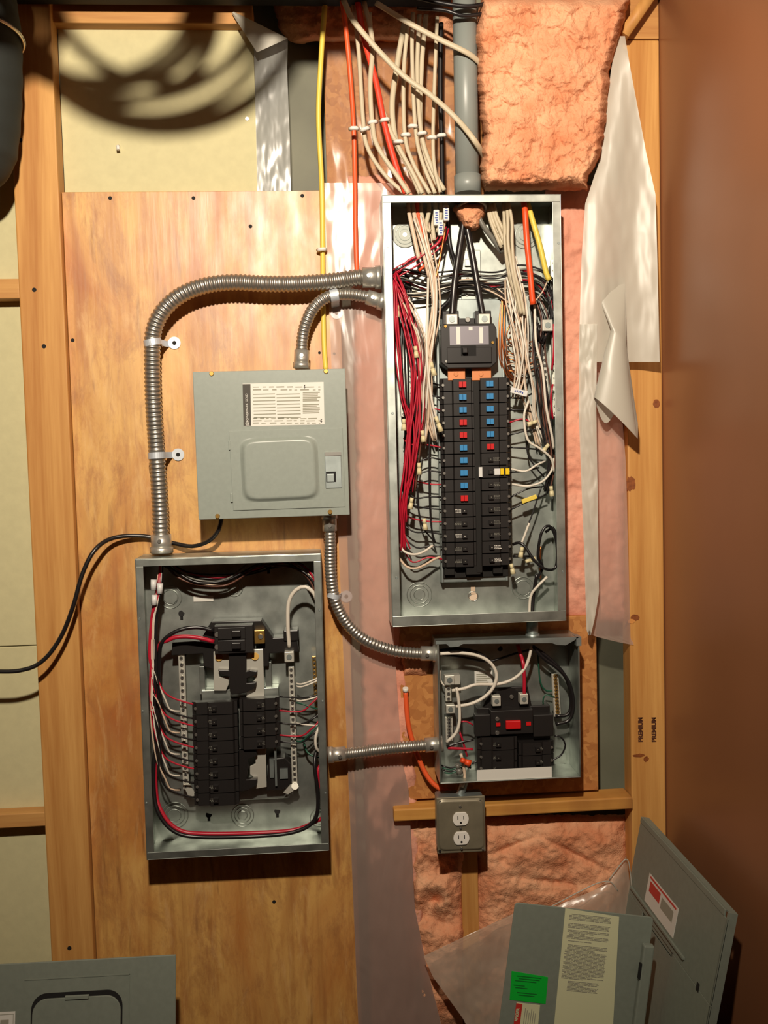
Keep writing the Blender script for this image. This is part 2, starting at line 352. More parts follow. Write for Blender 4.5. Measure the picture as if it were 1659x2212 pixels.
# plywood backer
pr0 = Xat(724, 412, 0); pr1 = Xat(778, 2150, 0); px_r = (pr0 + pr1) / 2
ply = thing('plywood_board', 'tall plywood backing board behind the two left panels', 'plywood', (-.25, 0, 0))
zp = Zat(430, 413, 0)
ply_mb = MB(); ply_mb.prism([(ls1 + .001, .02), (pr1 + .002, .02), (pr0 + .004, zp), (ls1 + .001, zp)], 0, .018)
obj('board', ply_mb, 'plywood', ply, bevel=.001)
for q in ((157, 735), (541, 489), (238, 428), (418, 428), (653, 423), (592, 1948), (690, 762), (722, 764)):
    c = P(*q, 0); obj('nail_hole', MB().cyl(c + Vector((0, .001, 0)), c - Vector((0, .0006, 0)), .004 if q[0] < 680 else .003, 10), 'darkhole', ply)

# right stud, header, brace
rs0 = (Xat(1347, 500, -.02) + Xat(1362, 1500, -.02)) / 2 + .002
st = thing('wall_stud', 'knotty lumber stud on the right, against the brown wall', 'stud', (rs0 + .03, 0, 0))
zr = Zat(1390, 86, -.02)
obj('post', MB().box((rs0, -.02, .0), (XR - .001, .03, zr)), 'studknot', st, bevel=.003)
RX = Matrix(((1, 0, 0), (0, 0, -1), (0, 1, 0)))           # text facing -Y
RV = RX @ Matrix.Rotation(math.radians(90), 3, 'Z')
for q in ((1384, 1576), (1413, 1576)):
    textmesh('stamp', 'PREMIUM', 'stamp', st, P(*q, -.0206), .0135, RV, bold=.0006, label='dark stamped word')
mat('knot', (150, 84, 36), .6, rgb2=(112, 58, 24), vscale=120); mat('chipwood', (206, 140, 72), .7)
def blob(px, py, rx, rz, m, nm, Y=-.0204, seed=0):
    c = P(px, py, Y); pts = [(c.x + math.cos(a) * rx * (1 + .35 * nz(math.cos(a), math.sin(a), seed, 2)), c.z + math.sin(a) * rz * (1 + .35 * nz(math.cos(a), math.sin(a), seed + 4, 2))) for a in (2 * math.pi * k / 22 for k in range(22))]
    obj(nm, MB().prism(pts, Y, Y + .0008), m, st)
for q in ((1362, 1045, .011, .016), (1418, 872, .008, .010), (1372, 1334, .010, .007), (1352, 1338, .006, .005), (1386, 1822, .008, .006), (1402, 1812, .010, .004), (1380, 1632, .014, .004), (1396, 1640, .006, .006)):
    blob(*q, 'knot', 'knot', seed=q[0])
blob(1364, 1342, .008, .005, 'chipwood', 'chip', -.0212, 3)
board('wood_header', Xat(1335, 60, -.02), XR - .001, -.02, .05, zr + .002, zt, 'beam', 'brown wood header over the right stud in the top corner', 'lumber')
a, b = P(1345, 78, -.045), P(1420, -30, -.045)
obj('diagonal_brace', MB().tube([a, b], .016, 4), 'stud', None, 'thin diagonal wood strip in the top right corner', 'lumber')
# OSB backing, sheathing, blocking
x0, x1 = Xat(866, 1500, .0), Xat(1292, 1500, .0)
board('chipboard', x0, x1, .006, .02, Zat(1000, 1722, .006), Zat(1000, 1340, .006), 'osb', 'chipboard panel behind the small open panel', 'board')
x0, x1 = Xat(702, 250, .06), Xat(985, 250, .06)
board('chipboard', x0, x1 + .06, .06, .07, Zat(800, 440, .06), Zat(800, 60, .06), 'osb', 'chipboard seen through clear plastic behind the cable bundle', 'board')
zb0, zb1 = Zat(1100, 1762, -.03), Zat(1100, 1736, -.03)
board('cross_block', Xat(850, 1740, -.03), rs0 - .001, -.03, .03, zb0, zb1, 'block', 'horizontal wood block under the small open panel with a dusty top', 'lumber', .003)
board('short_stud', Xat(998, 1950, .01), Xat(1034, 1950, .01), .01, .08, .05, zb0 - .001, 'stud', 'narrow wood upright below the outlet box between insulation', 'lumber')

# ---------------------------------------------------------------- insulation
def blanket(name, left, right, Yb, T, m, label, seed=0, amp=.02, nu=90, nv=90, sc_=14, jag=5, folds=None, group=None, er=.16):
    """left/right: [(py, px)...] edges; front bulges toward -Y by T"""
    y0, y1 = left[0][0], left[-1][0]
    def fn(u, v):
        py = y0 + (y1 - y0) * v; a = pl(left, py) + nz(py * .03, seed, 1) * jag; b = pl(right, py) + nz(py * .03, seed, 5) * jag
        px = a + (b - a) * u; py2 = py + nz(px * .03, seed, 9) * jag * (1 if v in (0, 1) else .3)
        e = min(min(u, 1 - u) / er, min(v, 1 - v) / er, 1.); e = math.sqrt(max(0, 1 - (1 - e) ** 2))
        w = P(px, py2, Yb)
        d = T * e + amp * e * (nz(w.x, w.z, seed, sc_ * .6) + .40 * nz(w.x, w.z, seed + 3, sc_ * 2.4) + .16 * nz(w.x, w.z, seed + 6, sc_ * 7))
        if folds: d += folds(px, py2) * e
        return P(px, py2, Yb - d)
    return obj(name, MB().grid(fn, nu, nv), m, None, label, 'insulation', group)
blanket('insulation_batt', [(-10, 1040), (40, 1030), (70, 1026), (200, 1032), (300, 1044), (360, 1036), (412, 1046)],
        [(-10, 1362), (60, 1345), (150, 1318), (250, 1312), (330, 1300), (380, 1275), (412, 1266)], -.02, .10, 'insul',
        'pink fibreglass batt hanging over the top right of the tall panel', 1, .013, 220, 220, er=.07)
blanket('insulation_batt', [(400, 1180), (1345, 1195)], [(400, 1352), (1345, 1352)], .04, .045, 'insulpink',
        'strip of pink insulation right of the tall panel', 2, .010, 60, 220, er=.12)
blanket('insulation_batt', [(380, 752), (2240, 800)], [(380, 900), (900, 880), (1345, 870), (1700, 905), (2240, 930)], .05, .045, 'insulpink',
        'strip of pink insulation behind plastic beside the plywood edge', 3, .008, 50, 260, er=.1)
def roll(px, py):
    d = math.hypot(px - 945, py - 1950) / 42
    return .016 * math.sin(d * 3.4 + math.atan2(py - 1950, px - 945) * .9) * math.exp(-d * d * .3)
blanket('insulation_batt', [(1755, 880), (2230, 900)], [(1755, 1012), (1900, 1004), (2230, 1006)], .05, .05, 'insul',
        'pink insulation bunched left of the upright below the outlet box', 4, .012, 70, 160, folds=roll)
def creases(px, py):
    f = 0
    for (cx_, cy_, s_, w_) in ((1190, 1905, .12, 26), (1100, 1830, -.35, 20), (1230, 1840, .5, 24)):
        f -= .011 * math.exp(-((py - cy_ - (px - cx_) * s_) / 7) ** 2) * math.exp(-((px - cx_) / (w_ * 2.6)) ** 2)
    return f
blanket('insulation_batt', [(1760, 1020), (2230, 1024)], [(1760, 1356), (2230, 1362)], .05, .052, 'insul',
        'wide pink insulation below the small open panel, right of the outlet', 5, .012, 150, 160, folds=creases)
blanket('insulation_batt', [(-20, 590), (60, 600), (92, 625)], [(-20, 1000), (60, 990), (92, 990)], .08, .07, 'insul',
        'shaded insulation tucked above the cable bundle', 6, .015, 90, 40)
blanket('insulation_batt', [(1380, 868), (1440, 866), (1462, 868)], [(1380, 935), (1440, 930), (1462, 925)], .02, .03, 'insul',
        'tuft of insulation left of the small open panel', 7, .008, 30, 30, er=.3)

# ---------------------------------------------------------------- plastic sheeting
def sheet(name, left, right, Yf, m, label, parent=None, nu=40, nv=80, amp=.004, seed=0, s=9, cat='plastic sheet'):
    y0, y1 = left[0][0], left[-1][0]
    def fn(u, v):
        py = y0 + (y1 - y0) * v; a = pl(left, py); b = pl(right, py); px = a + (b - a) * u; w = P(px, py, 0)
        return P(px, py, Yf(u, v) + amp * nz(w.x * 1.6, w.z * .6, seed, s))
    return obj(name, MB().grid(fn, nu, nv), m, parent, label if not parent else None, None if parent else cat)
sheet('plastic_sheet', [(395, 700), (2240, 775)], [(395, 850), (560, 848), (800, 832), (1100, 842), (1400, 852), (1640, 868), (1700, 882), (1960, 896), (2080, 920), (2240, 960)],
      lambda u, v: -.006 - .004 * math.sin(u * 3.1), 'poly_milky', 'milky plastic strip running down beside the plywood edge', nu=40, nv=240, amp=.0045, seed=2, s=5)
ps = thing('plastic_sheet', 'clear plastic over chipboard behind the cable bundle', 'plastic sheet', P(800, 400, .03))
sheet('film', [(93, 702), (440, 706)], [(93, 978), (440, 984)], lambda u, v: .045, 'poly_clear', None, ps, amp=.008, seed=5, s=4, nu=90, nv=90)
ps = thing('plastic_sheet', 'milky plastic strip right of the cream drywall with a folded corner', 'plastic sheet', P(590, 412, .01))
sheet('film', [(85, 548), (415, 556)], [(85, 622), (150, 620), (300, 626), (415, 628)], lambda u, v: .012, 'poly_strip', None, ps, amp=.003, seed=4, nu=40, nv=80)
fl = MB().grid(lambda u, v: P((500 + 55 * v) * (1 - u) + (505 + 117 * v) * u, (28 + 85 * v) * (1 - u) + (25 + 58 * v) * u, -.005 - .02 * math.sin(v * 1.5) - .006 * math.sin(u * 3)), 12, 14)
obj('folded_corner', fl, 'poly_white', ps)
ps = thing('plastic_sheet', 'long whitish plastic sheet hanging torn in front of the right stud', 'plastic sheet', P(1300, 1380, -.05))
sheet('hanging_flap', [(78, 1334), (150, 1320), (220, 1312), (350, 1294), (440, 1264), (560, 1256), (700, 1252), (782, 1250)],
      [(78, 1350), (150, 1362), (330, 1396), (420, 1416), (600, 1421), (782, 1425)],
      lambda u, v: -.062 - .009 * math.sin(u * 7 * min(1, .4 + v)) * min(1, v * 3) * (1 - .3 * u) - .02 * u * (1 - v), 'poly_white', None, ps, nu=110, nv=160, amp=.005, seed=11, s=5)
sheet('side_strip', [(700, 1252), (880, 1250), (1000, 1254), (1200, 1262), (1362, 1267), (1372, 1272)],
      [(700, 1290), (880, 1288), (1000, 1290), (1280, 1294), (1340, 1284), (1372, 1276)],
      lambda u, v: -.074 + .004 * math.cos(u * 3) + .02 * v, 'poly_white', None, ps, nu=24, nv=120, amp=.006, seed=12)
sheet('rear_strip', [(700, 1282), (900, 1284), (1300, 1290), (1372, 1275), (1386, 1330), (1393, 1366)],
      [(700, 1340), (900, 1344), (1000, 1352), (1380, 1362), (1386, 1367), (1393, 1369)],
      lambda u, v: -.026, 'poly_milky', None, ps, nu=24, nv=120, amp=.004, seed=13)
TL = [(600, 1286), (660, 1300), (712, 1320), (760, 1306), (835, 1288), (858, 1283)]; TRR = [(600, 1350), (760, 1353), (870, 1367), (948, 1378)]
def cone(u, v):
    a = -math.pi + 2 * math.pi * u; w = (1 + math.cos(a)) / 2            # w: 0 left edge, 1 right edge
    front = math.sin(a) < 0
    yb = 858 + 90 * w ** 1.15 + (0 if front else (38 * math.sin(math.pi * min(1, w * 2.2)) if w < .455 else -60 * (w - .455)))
    py = 600 + (yb - 600) * v; xl = pl(TL, min(858, 600 + 258 * v)); xr = pl(TRR, 600 + 348 * v)
    return P(xl + (xr - xl) * w, py, -.058 - .024 * min(1, v / .4) + .022 * math.sin(a) * min(1, v * 1.4))
obj('rolled_corner', MB().grid(cone, 56, 40), 'poly_white', ps)
ps = thing('plastic_sheet', 'loose plastic sheet drooping behind the leaning grey cover', 'plastic sheet', P(1000, 2200, -.05))
sheet('film', [(1975, 1105), (2065, 915), (2110, 935), (2200, 1000), (2240, 1020)], [(1975, 1115), (2065, 1130), (2110, 1130), (2200, 1130), (2240, 1130)],
      lambda u, v: -.03 - .03 * v, 'poly_haze', None, ps, nu=40, nv=50, amp=.008, seed=20)
sheet('film', [(1850, 1352), (1905, 1310), (1925, 1280), (1965, 1178), (2010, 1150)], [(1850, 1354), (1905, 1360), (1925, 1362), (1965, 1362), (2010, 1362)],
      lambda u, v: -.03 - .02 * v - .01 * math.sin(u * 3), 'poly_haze', None, ps, nu=40, nv=50, amp=.006, seed=21)
obj('curled_edge', MB().tube(cr(path([(1172, 1968, -.05), (1240, 1932, -.055), (1290, 1908, -.055), (1318, 1905, -.05), (1335, 1925, -.045)])), .0013, 8), 'poly_white', ps)
obj('curled_edge', MB().tube(cr(path([(1316, 1900, -.045), (1352, 1856, -.045), (1362, 1890, -.045), (1366, 1940, -.045)])), .0013, 8), 'poly_white', ps)

# ---------------------------------------------------------------- panel enclosures
def enclosure(fr, Yback, lip, name='enclosure', m='galv', parent=None, th=.0016, top_lip=None, holes=()):
    """open steel box: back, four walls, inward lips at the rim"""
    W, H, Yr = fr.W, fr.H, fr.Y; lt, lr, lb, ll = lip; k = MB()
    k.box((0, Yback - th, 0), (W, Yback, H), fr)
    k.box((0, Yr, 0), (th, Yback - th, H), fr); k.box((W - th, Yr, 0), (W, Yback - th, H), fr)
    k.box((th, Yr, 0), (W - th, Yback - th, th), fr); k.box((th, Yr, H - th), (W - th, Yback - th, H), fr)
    if lt: k.box((th, Yr, th), (W - th, Yr + th, lt), fr)
    if lb: k.box((th, Yr, H - lb), (W - th, Yr + th, H - th), fr)
    if ll: k.box((th, Yr, lt), (ll, Yr + th, H - lb), fr)
    if lr: k.box((W - lr, Yr, lt), (W - th, Yr + th, H - lb), fr)
    return obj(name, k, m, parent, bevel=.0006)
def knock(c, radii, parent, axis=(0, 1, 0), dot=False, m='steel'):
    k = MB()
    for r in radii: k.torus(c, r, .0009, axis, 36, 5)
    k.cyl(Vector(c) + Vector(axis) * .0012, Vector(c) - Vector(axis) * .0005, radii[-1] * .9, 28)
    obj('knockout', k, 'galv', parent)
def screw(c, r, parent, m='steel', name='screw', h=.0025):
    k = MB(); c = Vector(c); k.cyl(c, c - Vector((0, h, 0)), r, 14, r * .8)
    a = Vector((r * .7, 0, r * .25)); o = obj(name, k, m, parent)
    return o
def screwbar(fr, name, px0, py0, px1, py1, w, Y, parent, n, m='tin', Yb=-.01, sm='steel', lbl=None):
    """terminal bar with a row of screws"""
    a, b = P(px0, py0, Y), P(px1, py1, Y); d = (b - a); L = d.length; d.normalize(); s = Vector((d.z, 0, -d.x)) * -1
    if s.x < 0: s = -s
    f = lambda u, y, v: a + s * u + d * v + Vector((0, y, 0))
    k = MB(); k.box((-w / 2, 0, 0), (w / 2, .009, L), f); o = obj(name, k, m, parent, lbl, bevel=.0008)
    k = MB(); hk = MB()
    for i in range(n):
        c = f(rnd.uniform(-.0006, .0006), 0, L * (i + .5) / n)
        k.cyl(c, c - Vector((0, .0035, 0)), w * .30, 10, w * .26)
        hk.cyl(c - Vector((0, .0034, 0)), c - Vector((0, .0037, 0)), w * .12, 8)
    obj('terminal_screws', k, sm, o); obj('screw_slots', hk, 'darkhole', o)
    k = MB(); k.box((-w * .35, .009, L * .03), (w * .35, Yb - Y, L * .08), f); k.box((-w * .35, .009, L * .92), (w * .35, Yb - Y, L * .97), f)
    obj('standoff', k, 'blackmatte', o)
    return o
def lug(c, w, h, d, parent, fr, m='tin'):
    k = MB(); f = lambda x, y, z: c + fr.u * x + fr.v * z + Vector((0, y, 0))
    k.box((-w / 2, -d / 2, -h / 2), (w / 2, d / 2, h / 2), f); o = obj('lug', k, m, parent, bevel=.0012)
    k = MB(); k.cyl(f(0, -d / 2, 0), f(0, -d / 2 - .0015, 0), w * .28, 16); k.cyl(f(0, -d / 2 - .0014, 0), f(0, -d / 2 - .0018, 0), w * .14, 6)
    obj('set_screw', k, 'galvdull', o); return o

# ---- tall main panel
FM = Frame((826, 421), (1213, 419), (1222, 1340), (846, 1356), -.10)
mp_ = thing('breaker_panel', 'tall open steel breaker panel with double row of black breakers', 'electrical panel', FM(FM.W / 2, 0, FM.H))
enclosure(FM, -.003, (.0155, .018, .022, .018), parent=mp_)
def fp(px, py, Y): return P(px, py, Y)
for (x_, y_, r_k) in ((874, 508, .027), (1134, 508, .030)):
    c_ = fp(x_, y_, -.004); k = MB(); k.cyl(c_, c_ - Vector((0, .004, 0)), r_k, 40); kk = obj('knockout', k, 'dullzinc', mp_, bevel=.001)
    k = MB(); k.torus(c_ - Vector((0, .004, 0)), r_k * .72, .0011, n=36); k.torus(c_ - Vector((0, .004, 0)), r_k * .45, .0009, n=30); obj('knockout_ring', k, 'galv', kk)
    obj('centre_dimple', MB().cyl(c_ - Vector((0, .004, 0)), c_ - Vector((0, .005, 0)), .0045, 16), 'tin', kk)
knock(fp(906, 1284, -.006), (.027, .020, .012), mp_); knock(fp(1130, 1270, -.006), (.024, .017), mp_)
k = MB(); k.cyl(fp(1022, 1288, -.0048), fp(1022, 1288, -.0056), .009, 20); k.box((-.005, -.0007, -.018), (.005, 0, 0), lambda x, y, z: fp(1022, 1284, -.0052) + Vector((x, y, -z)))
obj('keyhole_slot', k, 'wire_warm', mp_, 'orange wood seen through a keyhole slot'); k = MB().torus(fp(1022, 1288, -.0056), .0105, .0012, n=30); obj('slot_rim', k, 'steel', mp_)
for q in ((848, 893), (1207, 525), (1207, 885), (857, 1248), (1216, 1235), (838, 532)):
    screw(fp(*q, -.1), .0028, mp_, 'galvdull', 'rim_screw', .001)
# back plate behind the breakers
k = MB(); u0, v0 = FM.loc(938, 650, -.012); u1, v1 = FM.loc(1094, 1252, -.012)
k.box((u0, -.03, v0), (u1, -.012, v1), FM); k.box((u0, -.034, v0), (u0 + .006, -.03, v1), FM); k.box((u1 - .006, -.034, v0), (u1, -.03, v1), FM)
obj('back_pan', k, 'galvdull', mp_, bevel=.002)
k = MB(); u0, v0 = FM.loc(995, 540, -.012); u1, v1 = FM.loc(1040, 650, -.012)
k.box((u0, -.010, v0), (u1, -.004, v1), FM); k.box((u0 + .008, -.016, v0 + .02), (u1 - .008, -.010, v0 + .035), FM)
obj('mount_bracket', k, 'galv', mp_, bevel=.001)
for q in ((1008, 637), (1010, 600)): screw(fp(*q, -.0115), .003, mp_)
k = MB(); u0, v0 = FM.loc(948, 818, -.03); u1, v1 = FM.loc(1097, 1244, -.03); k.box((u0, -.036, v0), (u1, -.0305, v1), FM)
uc, vc = FM.loc(1026, 818, -.04); k.box((uc - .006, -.055, vc), (uc + .006, -.036, v1 - .012), FM)
obj('breaker_base', k, 'blackmatte', mp_, bevel=.001)
# copper stab strips
k = MB()
for (a, b) in ((966, 1004), (1018, 1060)):
    u0, v0 = FM.loc(a, 792, -.05); u1, v1 = FM.loc(b, 822, -.05); k.box((u0, -.058, v0), (u1, -.053, v1), FM)
    for q in ((a + b) / 2,): k.cyl(fp(q, 808, -.058), fp(q, 808, -.060), .005, 20)
obj('bus_bar', k, 'copper_bar', mp_, 'copper bus bars', bevel=.001)
u0, v0 = FM.loc(960, 1222, -.04); u1, v1 = FM.loc(1084, 1232, -.04)
for a_, b_, c_ in ((u0, u0 + .02, -.048), (u0 + .045, u0 + .075, -.054), (u1 - .02, u1, -.048)): obj('empty_stab', MB().box((a_, c_, v0), (b_, -.036, v1 + .005), FM), 'blackmatte', mp_)
# neutral bars
for a in ((866, 742, 872, 900, 13), (884, 745, 892, 905, 13)): screwbar(FM, 'neutral_bar', *a[:4], .011, -.035, mp_, a[4], Yb=-.006)
for a in ((1172, 722, 1186, 930, 17), (1196, 560, 1199, 900, 22)): screwbar(FM, 'neutral_bar', *a[:4], .011, -.035, mp_, a[4], Yb=-.006)
lug(fp(1181, 704, -.055), .022, .024, .018, mp_, FM)
k = MB(); u0, v0 = FM.loc(975, 452, -.05); obj('hub_ring', MB().torus(fp(1018, 452, -.055), .030, .003, (0, .35, 1), 40, 8), 'greypvc', mp_)
# main breaker
mb_ = thing('main_breaker', 'large black main breaker with two silver lugs in the tall panel', 'circuit breaker', fp(1012, 797, -.05))
u0, v0 = FM.loc(951, 700, -.07); u1, v1 = FM.loc(1074, 786, -.07); uw = u1 - u0
k = MB(); k.prism([(u0 + .006, v0), (u1 - .006, v0), (u1, v0 + .012), (u1, v1 - .004), (u1 - .014, v1 + .008), (u0 + .014, v1 + .008), (u0, v1 - .004), (u0, v0 + .012)], -.072, -.034, FM)
obj('body', k, 'breakerblack', mb_, bevel=.002)
k = MB(); k.box((u0 + .012, -.076, v1 - .035), (u1 - .012, -.072, v1 - .002), FM); obj('face', k, 'breakerblack', mb_, bevel=.0015)
for (a, b) in ((956, 992), (1026, 1062)):
    p0, q0 = FM.loc(a, 671, -.06); p1, q1 = FM.loc(b, 703, -.06); k = MB(); k.box((p0, -.058, q0), (p1, -.034, q1), FM); obj('shoulder', k, 'blackplastic', mb_, bevel=.0015)
p0, q0 = FM.loc(992, 686, -.06); p1, q1 = FM.loc(1026, 703, -.06); obj('shoulder', MB().box((p0, -.05, q0), (p1, -.034, q1), FM), 'blackplastic', mb_)
lug(fp(975, 691, -.062), .0235, .021, .018, mb_, FM); lug(fp(1045, 690, -.062), .0235, .021, .018, mb_, FM)
screw(fp(1010, 691, -.051), .006, mb_)
p0, q0 = FM.loc(971, 705, -.072); p1, q1 = FM.loc(1056, 744, -.072); lb = obj('rating_label', MB().box((p0, -.0724, q0), (p1, -.0718, q1), FM), 'silverlabel', mb_)
k = MB(); k.box((p0 + .014, -.0728, q0 + .001), (p0 + .022, -.0724, q1 - .001), FM); k.box((p0 + .04, -.0728, q0 + .002), (p0 + .048, -.0724, q0 + .009), FM); k.box((p0 + .062, -.0728, q0 + .003), (p0 + .070, -.0724, q1 - .003), FM)
obj('pale_stripe', k, 'paper', lb)
k = MB(); uc, vc = FM.loc(1012, 756, -.076); k.box((uc - .016, -.0765, vc - .009), (uc + .016, -.0755, vc + .012), FM); obj('handle_slot', k, 'darkhole', mb_)
k = MB(); k.box((uc - .014, -.088, vc - .004), (uc - .003, -.076, vc + .008), FM); obj('handle', k, 'blackplastic', mb_, bevel=.002)
for q in ((962, 705), (1064, 740), (964, 781)): screw(fp(*q, -.0722), .0035, mb_, 'brass' if q[1] < 760 else 'steel')

# ---- branch breakers
def breaker_meshes(L, h, side, kind):
    """body extruded from a stepped profile; side -1 runs to the left"""
    f = lambda x, y, z: Vector((side * x, y, z)); hh = h / 2 * .93
    prof = [(0, 0), (0, -.018), (L * .06, -.018), (L * .10, -.024), (L * .62, -.024), (L * .66, -.0195), (L * .90, -.0195), (L * .93, -.014), (L, -.011), (L, 0)]
    k = MB(); n = len(prof); vs = [f(x, y, -hh) for x, y in prof] + [f(x, y, hh) for x, y in prof]
    k.add(vs, [tuple(range(n)), tuple(range(2 * n - 1, n - 1, -1))] + [(i, i + n, (i + 1) % n + n, (i + 1) % n) for i in range(n)])
    body = k.data('body', 'breakerblack')
    k = MB(); cxx = L * (.36 if kind != 'late' else .50)
    if kind in ('red', 'blue'):
        for dx in (-.0075, .0004): k.box((min(side * (cxx + dx), side * (cxx + dx + .007)), -.031, -.0058), (max(side * (cxx + dx), side * (cxx + dx + .007)), -.024, .0058))
    else: k.box((side * cxx - .005, -.0305, -.0045), (side * cxx + .005, -.024, .0045))
    handle = k.data('handle', kind if kind in ('red', 'blue') else 'blackplastic')
    k = MB(); c = f(L * .92, -.0172, 0); k.cyl(c + Vector((0, .001, 0)), c - Vector((0, .003, 0)), .0034, 12, .0028); scr = k.data('terminal_screw', 'steel')
    k = MB(); x0 = L * .66 if kind == 'print' else L * .70
    for r_i in (-1, 0, 1):
        xx = L * .45
        while xx < L * .62:
            w = rnd.uniform(.0012, .0035); k.box((min(side * xx, side * (xx + w)), -.0244, r_i * .0028 - .0007), (max(side * xx, side * (xx + w)), -.024, r_i * .0028 + .0007)); xx += w + .001
    k.cyl(f(cxx, -.0304, 0), f(cxx, -.0308, 0), .0011, 8)
    prt = k.data('marking', 'white' if kind == 'print' else 'wire_grey')
    return body, handle, scr, prt
PROTO = {}
def breaker(fr, px, py, Y, L, h, side, kind, label, group=None, parts=True):
    key = (round(L, 4), round(h, 4), side, kind)
    if key not in PROTO: PROTO[key] = breaker_meshes(L, h, side, kind)
    o = thing('circuit_breaker', label, 'circuit breaker', P(px, py, Y), group); o.rotation_euler = (0, -fr.ang, 0)
    for nm, me in zip(('body', 'handle', 'terminal_screw', 'marking'), PROTO[key]):
        if nm == 'marking' and kind in ('red', 'blue'): continue
        c = bpy.data.objects.new(nm, me); COL.objects.link(c); c.parent = o
        if kind in ('red', 'blue') and nm == 'handle': c['label'] = kind + ' toggle'
    return o
ORD = ['topmost', 'second from the top', 'third from the top', 'fourth from the top', 'fifth from the top', 'sixth from the top', 'seventh from the top', 'eighth from the top',
       'ninth from the top', 'tenth from the top', 'eleventh from the top', 'fourth from the bottom', 'third from the bottom', 'second from the bottom', 'bottom one']
LK = ['red', 'blue', 'blue', 'red', 'red', 'blue', 'blue', 'blue', 'blue', 'red', 'print', 'plain', 'print', 'plain', 'plain']
RK = ['blue', 'blue', 'blue', 'blue', 'blue', 'red', 'plain', 'gfi', 'plain', 'plain', 'plain', 'plain', 'plain', 'print', 'print']
hrow = (P(1022, 832, -.06) - P(1029, 1208, -.06)).length / 14
for i in range(15):
    t = i / 14; py = 832 + (1208 - 832) * t; cxp = 1023.5 + 5.5 * t
    for side, K in ((-1, LK[i]), (1, RK[i])):
        nm = {'red': 'black breaker with a red toggle', 'blue': 'black breaker with a blue toggle', 'print': 'black breaker with white marking', 'plain': 'plain black breaker', 'gfi': 'black breaker with white and yellow tags'}[K]
        b = breaker(FM, cxp + side * 3, py + side * -.5, -.036, .0715, hrow, side, 'plain' if K == 'gfi' else K, f"{nm}, {ORD[i]}, {'left' if side < 0 else 'right'} column of tall panel",
                    'branch breakers in the tall panel')
        if K == 'gfi':
            for nm2, x0, x1, m in (('test_button', .001, .008, 'whitetag'), ('rating_tag', .034, .046, 'whitetag'), ('yellow_tag', .047, .054, 'yellowtag'), ('yellow_tag', .058, .066, 'yellowtag')):
                k = MB().box((x0, -.0265, -.0065 if x0 > .01 else -.0105), (x1, -.0195, .0065 if x0 > .01 else .0105)); c = bpy.data.objects.new(nm2, k.data(nm2, m)); COL.objects.link(c); c.parent = b

# ---- left lower panel
FL = Frame((293, 1208), (692, 1195), (713, 1838), (315, 1858), -.10)
lp = thing('breaker_panel', 'open steel breaker panel at lower left on the plywood', 'electrical panel', FL(FL.W / 2, 0, FL.H))
enclosure(FL, -.003, (.016, .016, .016, .016), parent=lp, m='galv')
for q, r in (((377, 1762), (.029, .022, .014)), ((524, 1762), (.024, .017, .010)), ((368, 1290), (.024, .016)), ((506, 1270), (.018, .012)), ((690, 1768), (.02, .013))): knock(fp(*q, -.006), r, lp)
for q in ((451, 1760), (599, 1752), (392, 1325), (580, 1225)):
    k = MB(); k.cyl(fp(*q, -.0048), fp(*q, -.0056), .0065, 14); k.box((-.003, -.0006, 0), (.003, 0, .014), lambda x, y, z: fp(*q, -.005) + Vector((x, y, -z))); obj('keyhole_slot', k, 'darkhole', lp)
k = MB(); u0, v0 = FL.loc(418, 1292, -.006)
obj('paper_sticker', MB().box((u0, -.0062, v0 - .004), (u0 + .042, -.0050, v0 + .008), FL), 'paper', lp)
for q in ((301, 1337), (308, 1537), (316, 1735), (690, 1318), (697, 1515), (703, 1713)): screw(fp(*q, -.1), .0026, lp, 'galvdull', 'rim_screw', .001)
def fbox(fr, a, b, Y0, Y1, k=None):
    u0, v0 = fr.loc(*a, Y0); u1, v1 = fr.loc(*b, Y0); k = k or MB(); k.box((min(u0, u1), Y0, min(v0, v1)), (max(u0, u1), Y1, max(v0, v1)), fr); return k
def fprism(fr, pts, Y0, Y1, k=None):
    k = k or MB(); k.prism([fr.loc(*q, Y0) for q in pts], Y0, Y1, fr); return k
k = fprism(FL, [(456, 1343), (564, 1340), (590, 1378), (640, 1376), (645, 1408), (582, 1412), (580, 1440), (560, 1440), (560, 1372), (466, 1374), (466, 1448), (440, 1440), (438, 1412), (370, 1416), (372, 1388), (432, 1384)], -.05, -.012)
obj('bus_support', k, 'blackplastic', lp, bevel=.0015)
for a_, b_, c_ in (((430, 1440), (444, 1500), -.035), ((572, 1430), (588, 1500), -.035), ((435, 1492), (602, 1508), -.04), ((420, 1700), (620, 1724), -.022)):
    obj('support_rail', fbox(FL, a_, b_, c_, -.006), 'galv', lp, bevel=.001)
for pts_ in ([(461, 1408), (494, 1406), (496, 1450), (474, 1456), (474, 1462), (494, 1462), (494, 1478), (488, 1492), (462, 1492)],
             [(532, 1404), (568, 1402), (571, 1506), (532, 1506), (534, 1480), (550, 1470), (550, 1462), (532, 1462)],
             [(545, 1618), (574, 1614), (576, 1700), (552, 1704), (556, 1686), (540, 1672), (540, 1656), (552, 1650), (552, 1632)]):
    obj('bus_bar', fprism(FL, pts_, -.052, -.046), 'tin', lp, 'tinned bus plate', bevel=.0006)
for pts_ in ([(494, 1406), (532, 1404), (532, 1450), (540, 1448), (556, 1450), (553, 1458), (533, 1466), (533, 1476), (554, 1474), (551, 1487), (530, 1497), (500, 1501), (496, 1492), (495, 1462), (474, 1455), (471, 1447), (494, 1448)],
             [(516, 1616), (534, 1618), (552, 1620), (556, 1632), (536, 1642), (536, 1660), (533, 1684), (556, 1682), (553, 1698), (534, 1708), (516, 1710)]):
    obj('stab_insulator', fprism(FL, pts_, -.066, -.052), 'blackplastic', lp, bevel=.0015)
k = MB()
